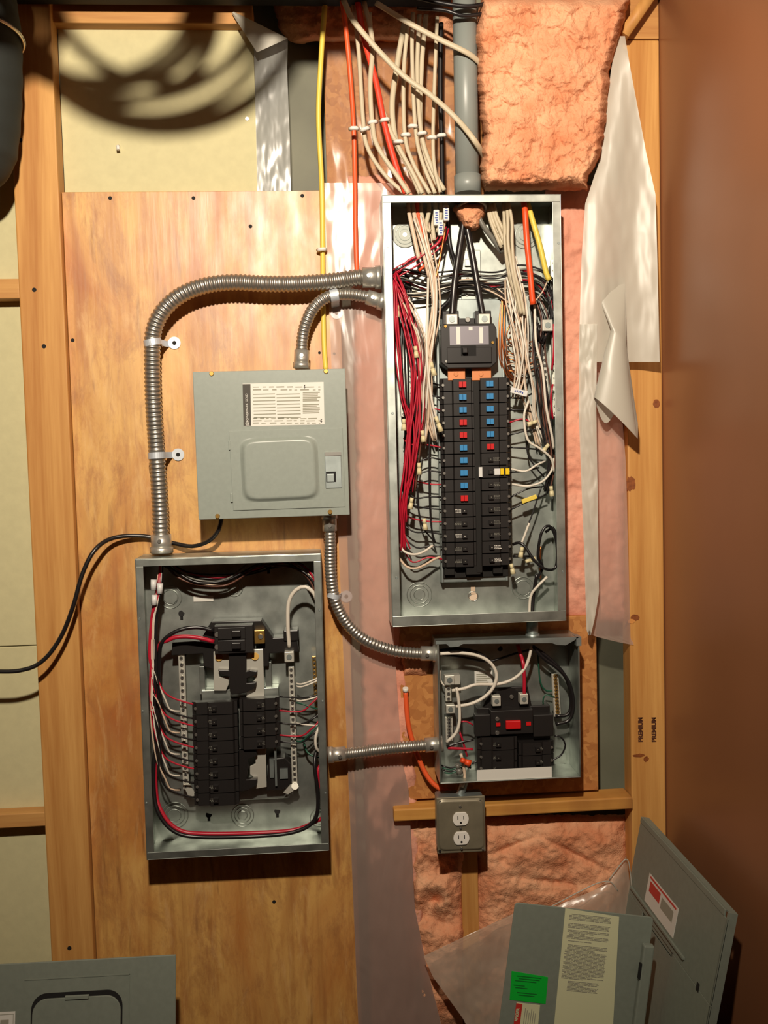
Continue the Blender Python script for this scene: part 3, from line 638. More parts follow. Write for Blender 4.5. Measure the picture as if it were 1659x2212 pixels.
for q in ((473, 1420), (551, 1418)): k.cyl(fp(*q, -.052), fp(*q, -.054), .008, 18)
obj('bus_rivet', k, 'brass', lp)
k = fprism(FL, [(580, 1640), (615, 1636), (628, 1650), (630, 1690), (612, 1706), (575, 1708)], -.05, -.012); obj('support_foot', k, 'blackplastic', lp, bevel=.002)
k = fbox(FL, (592, 1612), (599, 1698), -.058, -.05); fbox(FL, (582, 1640), (592, 1680), -.054, -.05, k); fbox(FL, (604, 1662), (622, 1682), -.054, -.05, k); obj('bus_bar', k, 'galvdull', lp)
screwbar(FL, 'neutral_bar', 391, 1400, 402, 1705, .013, -.045, lp, 22, Yb=-.006)
screwbar(FL, 'neutral_bar', 629, 1440, 637, 1700, .012, -.045, lp, 22, Yb=-.006)
screwbar(FL, 'ground_bar', 678, 1418, 684, 1535, .008, -.035, lp, 13, m='brass', sm='steel', Yb=-.006)
k = MB(); k.cyl(fp(637, 1698, -.046), fp(637, 1698, -.05), .0075, 18); fprism(FL, [(628, 1694), (646, 1700), (622, 1716), (612, 1712)], -.048, -.045, k); fprism(FL, [(396, 1696), (410, 1694), (424, 1718), (408, 1722)], -.048, -.045, k); obj('bar_foot', k, 'tin', lp)
lug(fp(625, 1417, -.055), .020, .022, .02, lp, FL)
k = fbox(FL, (612, 1362), (645, 1384), -.055, -.012); obj('bus_support', k, 'blackplastic', lp, bevel=.002)
# its main breaker
m2 = thing('main_breaker', 'black main breaker at the top of the lower left panel', 'circuit breaker', fp(503, 1412, -.05))
k = fbox(FL, (462, 1352), (548, 1410), -.078, -.05); obj('body', k, 'breakerblack', m2, bevel=.0015)
k = fbox(FL, (470, 1357), (530, 1380), -.082, -.078); fbox(FL, (470, 1384), (530, 1406), -.082, -.078, k); obj('face', k, 'breakerblack', m2, bevel=.001)
k = fbox(FL, (500, 1363), (520, 1376), -.090, -.082); fbox(FL, (500, 1389), (520, 1402), -.090, -.082, k); obj('handle', k, 'blackplastic', m2, bevel=.0015)
k = fbox(FL, (549, 1362), (572, 1390), -.070, -.05); obj('terminal_block', k, 'brass', m2, bevel=.001)
for q in ((469, 1371), (469, 1398), (563, 1375)): screw(fp(*q, -.0785 if q[0] < 500 else -.0705), .006, m2)
hl = (P(515, 1522, -.07) - P(520, 1717, -.07)).length / 7
for i in range(8):
    t = i / 7; breaker(FL, 514 + 4 * t, 1522 + 195 * t, -.052, .098 if False else .094, hl, -1, 'late', f"{'plain black breaker, ' + ['topmost', 'second from the top', 'third from the top', 'fourth from the top', 'fourth from the bottom', 'third from the bottom', 'second from the bottom', 'bottom one'][i]} in left column of lower left panel", 'breakers in the lower left panel')
for i in range(4):
    t = i / 3; breaker(FL, 519 + 1.5 * t, 1518 + 82 * t, -.052, .082, hl * .96, 1, 'late', f"plain black breaker, {['topmost', 'second from the top', 'third from the top', 'bottom one'][i]} in right column of lower left panel", 'breakers in the lower left panel')

# ---- small open panel at lower right
FS = Frame((939, 1386), (1253, 1378), (1254, 1681), (955, 1692), -.09)
sp_ = thing('breaker_panel', 'small square open panel below the tall panel with a red handled main', 'electrical panel', FS(FS.W / 2, 0, FS.H))
enclosure(FS, -.002, (0, .003, .003, .004), parent=sp_)
k = fprism(FS, [(941, 1385), (1252, 1376), (1236, 1386), (1222, 1394), (1203, 1393), (1192, 1389), (1000, 1391), (990, 1397), (972, 1398), (964, 1391), (941, 1392)], -.0915, -.09)
obj('top_flange', k, 'galvdull', sp_); k = fbox(FS, (1245, 1376), (1256, 1395), -.0915, -.06); obj('corner_tab', k, 'galvdull', sp_)
obj('keyhole_slot', MB().cyl(fp(1080, 1401, -.0035), fp(1080, 1401, -.0045), .006, 12), 'darkhole', sp_)
k = fbox(FS, (1025, 1450), (1064, 1478), -.006, -.004); lb = obj('paper_sticker', k, 'paper', sp_)
k = MB()
for i in range(5): fbox(FS, (1029, 1456 + i * 4.4), (1029 + rnd.uniform(22, 31), 1457.6 + i * 4.4), -.0064, -.006, k)
obj('print_lines', k, 'inklight', lb)
k = fbox(FS, (1030, 1664), (1192, 1680), -.088, -.0865); obj('paper_strip', k, 'paper', sp_)
screwbar(FS, 'neutral_bar', 968, 1480, 969, 1515, .013, -.045, sp_, 3, Yb=-.006)
screwbar(FS, 'neutral_bar', 970, 1550, 971, 1600, .016, -.04, sp_, 7, Yb=-.006)
lug(fp(970, 1467, -.05), .021, .020, .018, sp_, FS); lug(fp(972, 1530, -.05), .019, .018, .018, sp_, FS)
k = fbox(FS, (978, 1458), (994, 1478), -.04, -.02); obj('bar_end', k, 'tin', sp_)
screwbar(FS, 'ground_bar', 1199, 1456, 1205, 1548, .015, -.03, sp_, 12, m='tin', sm='brass', Yb=-.004)
k = fbox(FS, (1030, 1530), (1190, 1660), -.045, -.006); fprism(FS, [(1062, 1486), (1140, 1482), (1150, 1530), (1040, 1534), (1050, 1512)], -.04, -.006, k); obj('bus_support', k, 'blackplastic', sp_, bevel=.002)
m3 = thing('main_breaker', 'black main breaker with a red handle in the small open panel', 'circuit breaker', fp(1107, 1580, -.06))
k = fbox(FS, (1060, 1536), (1152, 1584), -.072, -.045); obj('body', k, 'breakerblack', m3, bevel=.0015)
k = fbox(FS, (1093, 1558), (1126, 1575), -.080, -.072); obj('handle', k, 'red', m3, 'red handle', bevel=.002)
k = fbox(FS, (1072, 1562), (1081, 1569), -.0745, -.072); fbox(FS, (1137, 1560), (1147, 1567), -.0745, -.072, k); obj('red_tab', k, 'red', m3, 'red tab')
lug(fp(1071, 1512, -.055), .018, .022, .02, m3, FS); lug(fp(1130, 1508, -.055), .018, .022, .02, m3, FS)
screw(fp(1074, 1553, -.0725), .005, m3); screw(fp(1074, 1583, -.0725), .005, m3); screw(fp(1105, 1505, -.042), .005, m3)
hs = (P(1100, 1600, -.06) - P(1100, 1630, -.06)).length
for (x, y, sd, t_) in ((1113, 1598, -1, 'upper one on the left'), (1113, 1626, -1, 'middle one on the left'), (1113, 1650, -1, 'lower one on the left'), (1117, 1612, 1, 'upper one on the right'), (1117, 1640, 1, 'lower one on the right')):
    breaker(FS, x, y, -.045, .085 if sd < 0 else .078, hs * .95, sd, 'late', f'plain black breaker under the red handle, {t_} in the small panel', 'breakers in the small panel')
k = fbox(FS, (1152, 1545), (1196, 1590), -.068, -.045); o = obj('circuit_breaker', k, 'breakerblack', None, 'square black breaker right of the red handle in the small panel', 'circuit breaker', bevel=.0015)
k = fbox(FS, (1026, 1545), (1060, 1590), -.066, -.045); o = obj('circuit_breaker', k, 'breakerblack', None, 'square black breaker left of the red handle in the small panel', 'circuit breaker', bevel=.0015)

# ---- closed grey panel
FG = Frame((415, 803), (747, 796.5), (754, 1111), (430, 1124), -.095)
gp = thing('breaker_panel', 'closed grey painted panel with a door and white directory label', 'electrical panel', FG(FG.W / 2, 0, FG.H))
k = MB(); k.box((.008, -.09, .008), (FG.W - .008, -.0005, FG.H - .008), FG); obj('enclosure', k, 'greypaint', gp, bevel=.002)
k = MB(); k.box((0, -.095, 0), (FG.W, -.0905, FG.H), FG); obj('cover', k, 'greypaint', gp, bevel=.0012)
k = fprism(FG, [(494, 931), (740, 924), (746, 1095), (504, 1103)], -.0972, -.095); dr = obj('door', k, 'greypaint', gp, bevel=.0008)
def pillow(fr, pts, Y0, h, n=26, e=.12, sq=7):
    tl, tr, br_, bl = pts
    def fn(u, v):
        a = Vector(tl).lerp(Vector(tr), u); b = Vector(bl).lerp(Vector(br_), u); q = a.lerp(b, v)
        # rounded-rectangle plateau
        x = abs(u - .5) * 2; y = abs(v - .5) * 2; d = (x ** sq + y ** sq) ** (1 / sq); t = min(1, max(0, (1 - d) / e)); t = t * t * (3 - 2 * t)
        uu, vv = fr.loc(q.x, q.y, Y0); return fr(uu, Y0 - h * t, vv)
    return MB().grid(fn, n * 2, n * 2)
obj('raised_panel', pillow(FG, ((517, 948), (685, 941), (692, 1078), (524, 1086)), -.0973, .007), 'greypaint', dr)
k = fbox(FG, (701, 977), (739, 1054), -.0995, -.0972); la = obj('latch', k, 'galvdull', dr, 'silver grey latch plate', bevel=.001)
k = fbox(FG, (704, 1019), (726, 1041), -.1000, -.0994); obj('finger_pull', k, 'darkhole', la)
k = fbox(FG, (706, 1024), (722, 1041), -.1012, -.0996); obj('slide', k, 'galvdull', la, bevel=.0008)
k = fbox(FG, (702, 977), (737, 984), -.1012, -.0995); obj('latch_lip', k, 'steel', la)
for (a, b) in (((493, 952), (499, 972)), ((497, 1065), (503, 1085))): obj('hinge', fbox(FG, a, b, -.0985, -.095), 'greypaint', dr, bevel=.0008)
for q in ((457, 807), (704, 802), (470, 1115), (713, 1106)): screw(fp(*q, -.0952), .005, gp, 'brass', h=.004)
k = fprism(FG, [(524, 829), (699, 825), (701, 917), (526, 921)], -.0954, -.095); lb = obj('directory_label', k, 'paper', gp, 'white circuit directory label')
k = fprism(FG, [(524, 830), (541, 829.6), (542.5, 919.5), (526, 920)], -.0957, -.0954); obj('label_band', k, 'ink', lb)
k = MB()
for i in range(8):
    y = 851 + i * 7.2
    for (a, b) in ((546, 594), (597, 648)):
        fbox(FG, (a + i * .3, y), (b + i * .3, y + .8), -.0957, -.0954, k)
for y in (835, 841, 903, 908, 913): 
    x = 546
    while x < 690:
        w = rnd.uniform(5, 22); fbox(FG, (x, y + rnd.uniform(-.5, .5)), (min(x + w, 692), y + 1.8), -.0957, -.0954, k); x += w + rnd.uniform(3, 9)
for (y0_, y1_) in ((847, 868), (873, 894)):
    for j in range(6): fbox(FG, (654, y0_ + j * 3.6), (654 + rnd.uniform(30, 38), y0_ + 1.6 + j * 3.6), -.0957, -.0954, k)
obj('print_lines', k, 'inklight', lb)
k = MB()
for (cx_, cy_) in ((658, 836), (694, 910)): fprism(FG, [(cx_ - 1, cy_ - 5), (cx_ + 2, cy_ - 5), (cx_, cy_ - 1), (cx_ + 2.5, cy_ - 1), (cx_ - 1, cy_ + 6), (cx_, cy_ + 1), (cx_ - 2.5, cy_ + 1)], -.0958, -.0954, k)
obj('bolt_symbol', k, 'ink', lb)
RU = Matrix.Rotation(-FG.ang, 3, 'Y') @ RX @ Matrix.Rotation(math.radians(90), 3, 'Z')
textmesh('band_text', 'GE POWERMARK GOLD', 'paper', lb, P(534, 886, -.0959), .0062, RU)
obj('round_emblem', MB().torus(P(534, 915, -.0958), .0032, .0005, n=20), 'paper', lb)

# ---- outlet box
FO = Frame((941, 1722), (1046, 1719), (1050, 1839), (946, 1843), -.078)
ob = thing('outlet_box', 'square metal box with a white duplex receptacle below the small panel', 'electrical outlet', FO(FO.W / 2, 0, FO.H))
mat('boxsteel', (134, 126, 106), .42, metal=.3, var=.1, vscale=30)
k = MB(); k.box((.002, -.0765, .002), (FO.W - .002, -.0305, FO.H - .002), FO); obj('box', k, 'galvdull', ob, bevel=.004)
k = MB(); k.box((0, -.080, 0), (FO.W, -.0768, FO.H), FO); obj('cover', k, 'boxsteel', ob, bevel=.0035)
obj('raised_face', pillow(FO, ((943, 1727), (1045, 1724), (1048, 1835), (947, 1839)), -.0802, .004, e=.08, sq=10), 'boxsteel', ob)
for i, (cy_, cx_) in enumerate(((1768.5, 995), (1810, 996.5))):
    c = P(cx_, cy_, -.0845); poly = []
    for j in range(40):
        a = 2 * math.pi * j / 40; x = math.cos(a) * .0172; z = math.sin(a) * .0172; z = max(-.0142, min(.0142, z)); poly.append((c.x + x, c.z + z))
    r = obj('receptacle_face', MB().prism(poly, -.0875, -.0835), 'white', ob, 'white receptacle', bevel=.0008)
    k = MB()
    for sx in (-1, 1): k.box((c.x + sx * .0063 - .0009, -.088, c.z - .0005), (c.x + sx * .0063 + .0009, -.0873, c.z + .0072))
    k.cyl((c.x, -.088, c.z - .0078), (c.x, -.0873, c.z - .0078), .0024, 12); obj('slots', k, 'darkhole', r)
for q in ((994, 1742), (995, 1789), (997, 1832), (951, 1732), (1037, 1729), (950, 1838), (1043, 1834)): screw(fp(*q, -.0845 if 990 < q[0] < 1000 else -.0805), .003, ob, 'steel' if q[1] < 1835 else 'darkhole')

# ---------------------------------------------------------------- conduits
def flex(name, pp, r, label, pitch=.0088, Y=-.05, ends=(1, 1), straps=()):
    pts = cr(path(pp, Y), .0014); L = [0]
    for a, b in zip(pts, pts[1:]): L.append(L[-1] + (b - a).length)
    o = thing(name, label, 'conduit', pts[-1])
    rf = lambda i, t: r * (1 - .13 * abs(math.cos(math.pi * L[i] / pitch)) ** 3)
    obj('flexible_tube', MB().tube(pts, rf, 18), 'flexmetal', o)
    for e, a, b in ((ends[0], 0, 1), (ends[1], -1, -2)):
        if not e: continue
        d = (pts[b] - pts[a]).normalized(); p = pts[a]; k = MB()
        k.cyl(p - d * .002, p + d * .034, r * 1.22, 24); k.cyl(p - d * .004, p + d * .008, r * 1.42, 8)
        c = obj('connector', k, 'fitting', o)
        q = p + d * .022 + Vector((0, -r * 1.2, 0)); obj('clamp_screw', MB().cyl(q, q - Vector((0, .003, 0)), .004, 12), 'steel', c)
    return o
flex('flexible_conduit', [(818, 599), (770, 600), (720, 607), (640, 613), (570, 613), (500, 610), (440, 618), (390, 638), (352, 672), (332, 715), (329, 770), (331, 860), (336, 940), (342, 1030), (346, 1100), (349, 1190)], .0172,
     'large ribbed metal conduit looping from the tall panel to the lower left panel', Y=-.052)
flex('flexible_conduit', [(826, 652), (790, 641), (750, 636), (712, 640), (682, 660), (662, 695), (653, 735), (651, 792)], .0128, 'short ribbed metal conduit elbow above the closed grey panel', .0075, Y=-.045)
flex('flexible_conduit', [(711, 1112), (713, 1160), (714, 1230), (722, 1290), (745, 1340), (785, 1380), (840, 1403), (890, 1411), (943, 1412)], .0128, 'ribbed metal conduit curving from the closed grey panel to the small panel', .0075, Y=-.045)
flex('flexible_conduit', [(712, 1631), (760, 1627), (820, 1619), (880, 1613), (952, 1607)], .0128, 'ribbed metal conduit running between the two lower open panels', .0075, Y=-.05)
def strap(px, py, cxp, cyp, Yc, R, label, w=12):
    """one-hole strap: a flat ear nailed to the wood and a band arching over the conduit"""
    c = P(px, py, -.0005); e = P(cxp, cyp, Yc); dd = Vector((c.x - e.x, 0, c.z - e.z)); Ls = dd.length; d = dd.normalized()
    o = thing('conduit_strap', label, 'pipe strap', c); s_ = Vector((-d.z, 0, d.x)) * (w / 2000.)
    prof = [(.004, -.001), (-.012, -.001), (-Ls + R + .004, -.006)] + [(-Ls + R * math.cos(t), Yc - R * math.sin(t)) for t in (math.radians(-35 + 250 * k / 20) for k in range(21))]
    k = MB()
    for (a, ya), (b, yb) in zip(prof, prof[1:]):
        p, q = c + d * a + Vector((0, ya, 0)), c + d * b + Vector((0, yb, 0)); t = (q - p).normalized(); n = t.cross(s_).normalized() * .0016
        k.add([p - s_, p + s_, q + s_, q - s_, p - s_ + n, p + s_ + n, q + s_ + n, q - s_ + n], [(0, 1, 2, 3), (4, 5, 6, 7), (0, 1, 5, 4), (3, 2, 6, 7), (0, 3, 7, 4), (1, 2, 6, 5)])
    obj('band', k, 'zinc', o); k = MB(); k.cyl(c, c - Vector((0, .0025, 0)), .0130, 24); obj('ear', k, 'zinc', o)
    obj('nail_head', MB().cyl(c - Vector((0, .002, 0)), c - Vector((0, .0035, 0)), .0042, 12), 'darkhole', o)
strap(377, 741, 330, 741, -.052, .0182, 'zinc strap on the large conduit, upper of the two at left', 13)
strap(385, 982, 339, 984, -.052, .0182, 'zinc strap on the large conduit, lower of the two at left', 13)
strap(727, 676, 722, 639, -.045, .0138, 'small strap holding the short elbow above the closed grey panel', w=17)
strap(748, 1288, 721, 1287, -.045, .0138, 'small strap holding the curved conduit below the closed grey panel', w=10)
# rigid pieces
cd_ = thing('conduit_pipe', 'vertical grey plastic conduit entering the top of the tall panel', 'conduit', P(1011, 418, -.058))
obj('pipe', MB().cyl(P(1002, -60, -.058), P(1010, 416, -.058), .0245, 40), 'greypvc', cd_)
obj('coupling', MB().cyl(P(1009.5, 380, -.058), P(1010.5, 419, -.058), .0275, 40), 'greypvc', cd_)
cd2 = thing('conduit_pipe', 'short metal nipple joining the tall and small panels', 'conduit', P(1150, 1384, -.05))
obj('pipe', MB().cyl(P(1150, 1342, -.05), P(1150, 1386, -.05), .0125, 28), 'galvdull', cd2); obj('locknut', MB().cyl(P(1150, 1368, -.05), P(1150, 1380, -.05), .0152, 28), 'galvdull', cd2)
cd3 = thing('conduit_pipe', 'bent metal conduit between the small panel and the outlet box', 'conduit', P(988, 1724, -.05))
obj('pipe', MB().tube(cr(path([(1004, 1684, -.05), (1000, 1700, -.052), (990, 1724, -.055)])), .0085, 18), 'galvdull', cd3)

# ---------------------------------------------------------------- cables above the tall panel
z2 = lambda L_: [(680 + x / 2.212, y / 2.212) for x, y in L_]
def up(pp, Y0, Y1): n = len(pp); return [(a, b, Y0 + (Y1 - Y0) * i / (n - 1)) for i, (a, b) in enumerate(pp)]
wire('yellow_cable', [(704, -20, -.03), (694, 120, -.03), (688, 250, -.02), (695, 400, -.012), (697, 540, -.008), (698, 640, -.007), (700, 740, -.007), (704, 800, -.01)], .0055, 'wire_yellow', 'yellow cable hanging down over the plywood to the closed panel', 'cable')
wire('orange_cable', [(736, -20, -.05), (748, 70, -.05), (757, 170, -.04), (764, 275, -.02), (767, 400, -.016), (768, 500, -.016), (771, 590, -.02)], .0052, 'jacket_orange', 'orange cable running down left of the tall panel', 'cable')
tops = [('jacket_white', [(180, -20), (210, 250), (230, 560), (250, 700), (330, 830), (430, 925)], 'leftmost of the white cables entering the tall panel top', .0045),
        ('jacket_white', [(235, 5), (275, 200), (265, 400), (275, 590), (300, 700), (400, 850), (450, 925)], 'white cable second from the left entering the tall panel top', .005),
        ('jacket_red', [(200, -20), (240, 200), (290, 380), (335, 600), (385, 780), (435, 925)], 'bright red orange cable among the white cables above the tall panel', .0062),
        ('jacket_white', [(262, 60), (280, 330), (340, 570), (400, 700), (470, 830), (515, 925)], 'white cable crossing over the red orange one above the tall panel', .0045),
        ('jacket_white', [(432, 90), (395, 300), (370, 500), (390, 680), (450, 800), (505, 925)], 'thick white cable in the middle of the bundle above the tall panel', .0058),
        ('jacket_white', [(445, 110), (425, 350), (430, 640), (470, 780), (550, 925)], 'fifth white cable from the right in the bundle above the tall panel', .0042), ('jacket_white', [(470, 60), (465, 250), (480, 600), (510, 760), (575, 925)], 'fourth white cable from the right in the bundle above the tall panel', .0042),
        ('jacket_white', [(500, 70), (490, 350), (510, 640), (560, 800), (620, 910)], 'third white cable from the right in the bundle above the tall panel', .0046), ('jacket_white', [(532, 70), (512, 300), (505, 600), (540, 780), (600, 910)], 'second white cable from the right in the bundle above the tall panel', .005),
        ('jacket_white', [(585, 80), (572, 400), (565, 650), (572, 800), (600, 920)], 'rightmost white cable of the bundle, beside the black one', .0038)]
for i, (m, L_, lab, r) in enumerate(tops):
    pp = z2(L_); n = len(pp); pp = [(a, b, -.035 - .02 * ((i * 7) % 4) / 4 - .03 * max(0, (j - 1)) / (n - 1)) for j, (a, b) in enumerate(pp)]
    wire('white_cable' if m == 'jacket_white' else 'orange_cable', pp, r, m, lab or 'thin white cable in the right half of the bundle above the tall panel', 'cable', 'cables entering the tall panel top', flat=.62, n=10)
wire('black_cable', [(953, 50, -.02), (951, 180, -.02), (954, 300, -.025), (956, 420, -.04)], .0052, 'wire_black', 'black cable beside the grey conduit above the tall panel', 'cable')
wire('white_cable', [(742, 0, -.07)] + [(a, b, -.085) for a, b in z2([(200, 120), (400, 340), (560, 460), (680, 570)])] + [(1026, 305, -.10), (1046, 340, -.06), (1060, 370, -.02)], .0058, 'jacket_white', 'lower white cable slanting across the bundle to the batt', 'cable', flat=.6, n=10)
wire('white_cable', [(812, 6, -.08)] + [(a, b, -.09) for a, b in z2([(450, 110), (600, 190), (740, 260)])] + [(1050, 150, -.06)], .0058, 'jacket_white', 'upper white cable slanting across the grey conduit', 'cable', flat=.6, n=10)
wire('black_cable', [(900, 18, -.10), (960, 22, -.10), (1000, 34, -.10), (1045, 30, -.09)], .004, 'wire_black', 'black cord crossing the grey conduit at the top edge', 'cable')
wire('black_cable', [(880, -10, -.10), (950, 6, -.10), (1010, 14, -.10), (1060, 6, -.09)], .0045, 'wire_black', 'second black cord at the top edge beside the batt', 'cable')
for q in z2([(187, 617), (240, 620), (277, 587), (335, 576), (400, 680), (435, 647), (468, 606), (512, 640), (560, 660), (605, 650)]) + [(695, 540)]:
    Yc = -.055 if q[0] > 700 else -.012
    c = P(q[0], q[1], Yc); tl = rnd.uniform(-.25, .2) - .15; d = Vector((math.cos(tl), 0, math.sin(tl) * -1)) * .0085
    o = thing('cable_staple', 'white plastic staple on the yellow cable over the plywood' if q[0] < 700 else 'white plastic cable staple on the bundle above the tall panel', 'cable clip', c, None if q[0] < 700 else 'staples on the cable bundle')
    obj('clip', MB().tube([c - d, c - d * .5 + Vector((0, -.006, 0)), c + d * .5 + Vector((0, -.006, 0)), c + d], .0042, 10), 'white', o)
# black cord at left, orange offcut
wire('power_cable', [(478, 1120, -.05), (472, 1145, -.05), (452, 1168, -.04), (415, 1180, -.025), (370, 1172, -.012), (310, 1158, -.014), (245, 1162, -.03), (205, 1188, -.06), (178, 1240, -.07), (158, 1310, -.075), (132, 1375, -.075), (95, 1425, -.08), (50, 1447, -.085), (-30, 1450, -.09), (-300, 1440, -.10), (-700, 1400, -.10)], .0046, 'wire_black',
     'black power cord sagging from the closed panel off to the left', 'cable', step=.01)
o = thing('orange_cable', 'cut orange cable hanging loose left of the small open panel', 'cable', P(955, 1705, -.03))
obj('jacket', MB().tube(cr(path([(876, 1494, -.012), (880, 1550, -.014), (888, 1590, -.012), (905, 1640, -.014), (925, 1680, -.02), (948, 1702, -.025), (975, 1712, -.02)])), .0055, 10), 'jacket_orange', o)
obj('cut_end', MB().cyl(P(876, 1494, -.012), P(876, 1486, -.014), .0062, 12), 'white', o)

# ---------------------------------------------------------------- wires inside the tall panel
def bundle(n, guide, mats, r, label, group, name='wire', spread=None, jit=3, seed=0, cat='wire', ends=None, rr=.0003):
    """guide: [(px, py, Y, spread_px)...]; each wire keeps its own lane with small wander"""
    R = random.Random(seed)
    for i in range(n):
        l = (i + .5) / n * 2 - 1 + R.uniform(-.2, .2); dy = R.uniform(-1, 1); pp = []
        for k, g in enumerate(guide):
            tx, ty = (guide[min(k + 1, len(guide) - 1)][0] - guide[max(k - 1, 0)][0], guide[min(k + 1, len(guide) - 1)][1] - guide[max(k - 1, 0)][1])
            q = math.hypot(tx, ty) or 1; nx, ny = ty / q, -tx / q; w = g[3] * l
            pp.append((g[0] + nx * w + R.uniform(-jit, jit), g[1] + ny * w + R.uniform(-jit, jit), g[2] + .008 * dy + R.uniform(-.003, .003)))
        if ends: pp.append(ends(i, R))
        m = mats[i % len(mats)] if isinstance(mats, (list, tuple)) else mats
        cn = {'wire_red': 'red', 'wire_black': 'black', 'wire_grey': 'grey', 'wire_brown': 'brown', 'wire_white': 'white', 'wire_warm': 'pale'}.get(m, '')
        lb_ = label.replace('dark or red wire', cn + ' wire') if label.startswith('dark or') else (cn + ' ' + label if label.startswith('wire ') else label)
        wire(cn + '_wire' if name == 'wire' and cn else name, pp, r + R.uniform(-rr, rr), m, lb_, cat, group, n=6, step=.009)
TP = 'in the tall panel'
ROW = lambda i: 832 + 26.86 * i
# reds down the left side: tight dense run
bundle(4, [(838, 606, -.05, 4), (858, 588, -.06, 10), (905, 560, -.062, 14), (950, 520, -.06, 10), (965, 490, -.05, 6)], ['wire_red', 'wire_red', 'wire_black', 'wire_red'], .0017, 'thin wire sweeping up from the conduit entry at the left of the tall panel', 'wires sweeping up left ' + TP, seed=1, name='wire')
bundle(4, [(836, 600, -.055, 5), (854, 610, -.08, 5), (853, 680, -.085, 6), (860, 760, -.08, 8), (868, 850, -.075, 7), (885, 920, -.07, 10), (880, 1020, -.07, 8), (868, 1120, -.06, 7), (866, 1190, -.045, 8)], 'wire_red', .0019, 'red wire running down beside the left rim of the tall panel', 'red wires by the left rim ' + TP, seed=2, name='red_wire', jit=4)
bundle(6, [(850, 590, -.06, 8), (868, 640, -.075, 10), (888, 720, -.075, 12), (900, 790, -.075, 12), (897, 850, -.072, 10), (892, 930, -.07, 12), (882, 1010, -.07, 10), (872, 1080, -.062, 9), (868, 1130, -.05, 8)], 'wire_red', .0020, 'red wire in the thick bunch left of the breakers of the tall panel', 'red bunch ' + TP, seed=3, name='red_wire', jit=5)
bundle(5, [(850, 600, -.055, 8), (880, 650, -.06, 12), (905, 740, -.066, 12), (918, 830, -.066, 10), (915, 900, -.066, 10), (900, 970, -.062, 8), (890, 1060, -.055, 8)], ['wire_red', 'wire_red', 'wire_black', 'wire_red', 'wire_brown'], .0018, 'dark or red wire weaving behind the red bunch of the tall panel', 'wires behind the red bunch ' + TP, seed=4, name='wire')
bundle(10, [(842, 612, -.03, 10), (868, 600, -.04, 14), (880, 660, -.04, 16), (882, 760, -.045, 16), (885, 860, -.042, 14), (888, 960, -.03, 14), (880, 1060, -.025, 12)], 'wire_black', .0017, 'black wire deep at the left side of the tall panel', 'black wires left ' + TP, seed=5, name='black_wire')
# white neutrals in the left
bundle(7, [(905, 470, -.06, 16), (920, 530, -.07, 12), (936, 600, -.078, 8), (940, 680, -.078, 10), (928, 760, -.078, 9), (924, 840, -.072, 10), (920, 900, -.06, 9), (915, 960, -.05, 12)], ['wire_warm', 'wire_white', 'wire_warm'], .0021, 'pale wire running down left of the main breaker in the tall panel', 'pale wires left ' + TP, seed=6, name='white_wire')
bundle(6, [(868, 640, -.06, 8), (888, 670, -.07, 10), (915, 740, -.075, 8), (918, 820, -.07, 8), (926, 890, -.06, 8), (940, 950, -.05, 8)], ['wire_warm', 'wire_white'], .0019, 'pale wire slanting from the left rim toward the breakers of the tall panel', 'pale slanting wires left ' + TP, seed=7, name='white_wire')
# big whites with connectors
def nut(px, py, Y, dx, dy, L, label, m='cream', r=.0052, group='wire connectors ' + TP):
    c = P(px, py, Y); d = Vector((dx, 0, -dy)).normalized(); k = MB(); k.cyl(c, c + d * L * .45, r * .75, 12, r * .8); k.cyl(c + d * L * .45, c + d * L, r * .8, 12, r * 1.15)
    return obj('wire_connector', k, m, None, label, 'wire connector', group)
wire('white_wire', [(925, 600, -.08), (922, 760, -.085), (932, 860, -.085), (943, 905, -.082)], .0026, 'wire_white', 'white wire ending in a cream splice beside the upper left breakers', 'wire')
nut(941, 900, -.083, .35, 1, .033, 'cream splice hanging over the fourth left breaker of the tall panel', group=None)
wire('white_wire', [(938, 640, -.08), (925, 740, -.085), (933, 790, -.085)], .0026, 'wire_warm', 'pale wire ending in a splice left of the main breaker', 'wire')
nut(931, 783, -.084, .25, 1, .028, 'cream splice left of the copper bars in the tall panel', group=None)
for (x, y, dx, dy) in ((858, 660, 0, 1), (897, 748, .1, 1), (905, 1000, 0, 1), (872, 905, 0, 1), (890, 1075, -.2, 1), (916, 1120, .1, 1), (912, 930, .1, 1)):
    nut(x, y, -.078, dx, dy, .024, 'cream splice tucked among the left wires of the tall panel')
# leads from left breakers
for i in range(15):
    y = ROW(i); x = 950 + 5 * i / 14; m = ['wire_black', 'wire_red', 'wire_black'][(i * 5) % 3]
    if i < 5: tgt = [(925, y - 8, -.04), (905, y - 30, -.035)]
    else: tgt = [(925, y - 3 + rnd.uniform(-4, 4), -.045), (892 + rnd.uniform(-8, 8), y + rnd.uniform(-10, 14), -.045), (872, y - 20, -.04)]
    wire('black_wire' if m == 'wire_black' else 'red_wire', [(x, y, -.046)] + tgt, .0017, m, f'{"black" if m == "wire_black" else "red"} lead into the left breaker column, at the {ORD[i]} breaker' , 'wire')
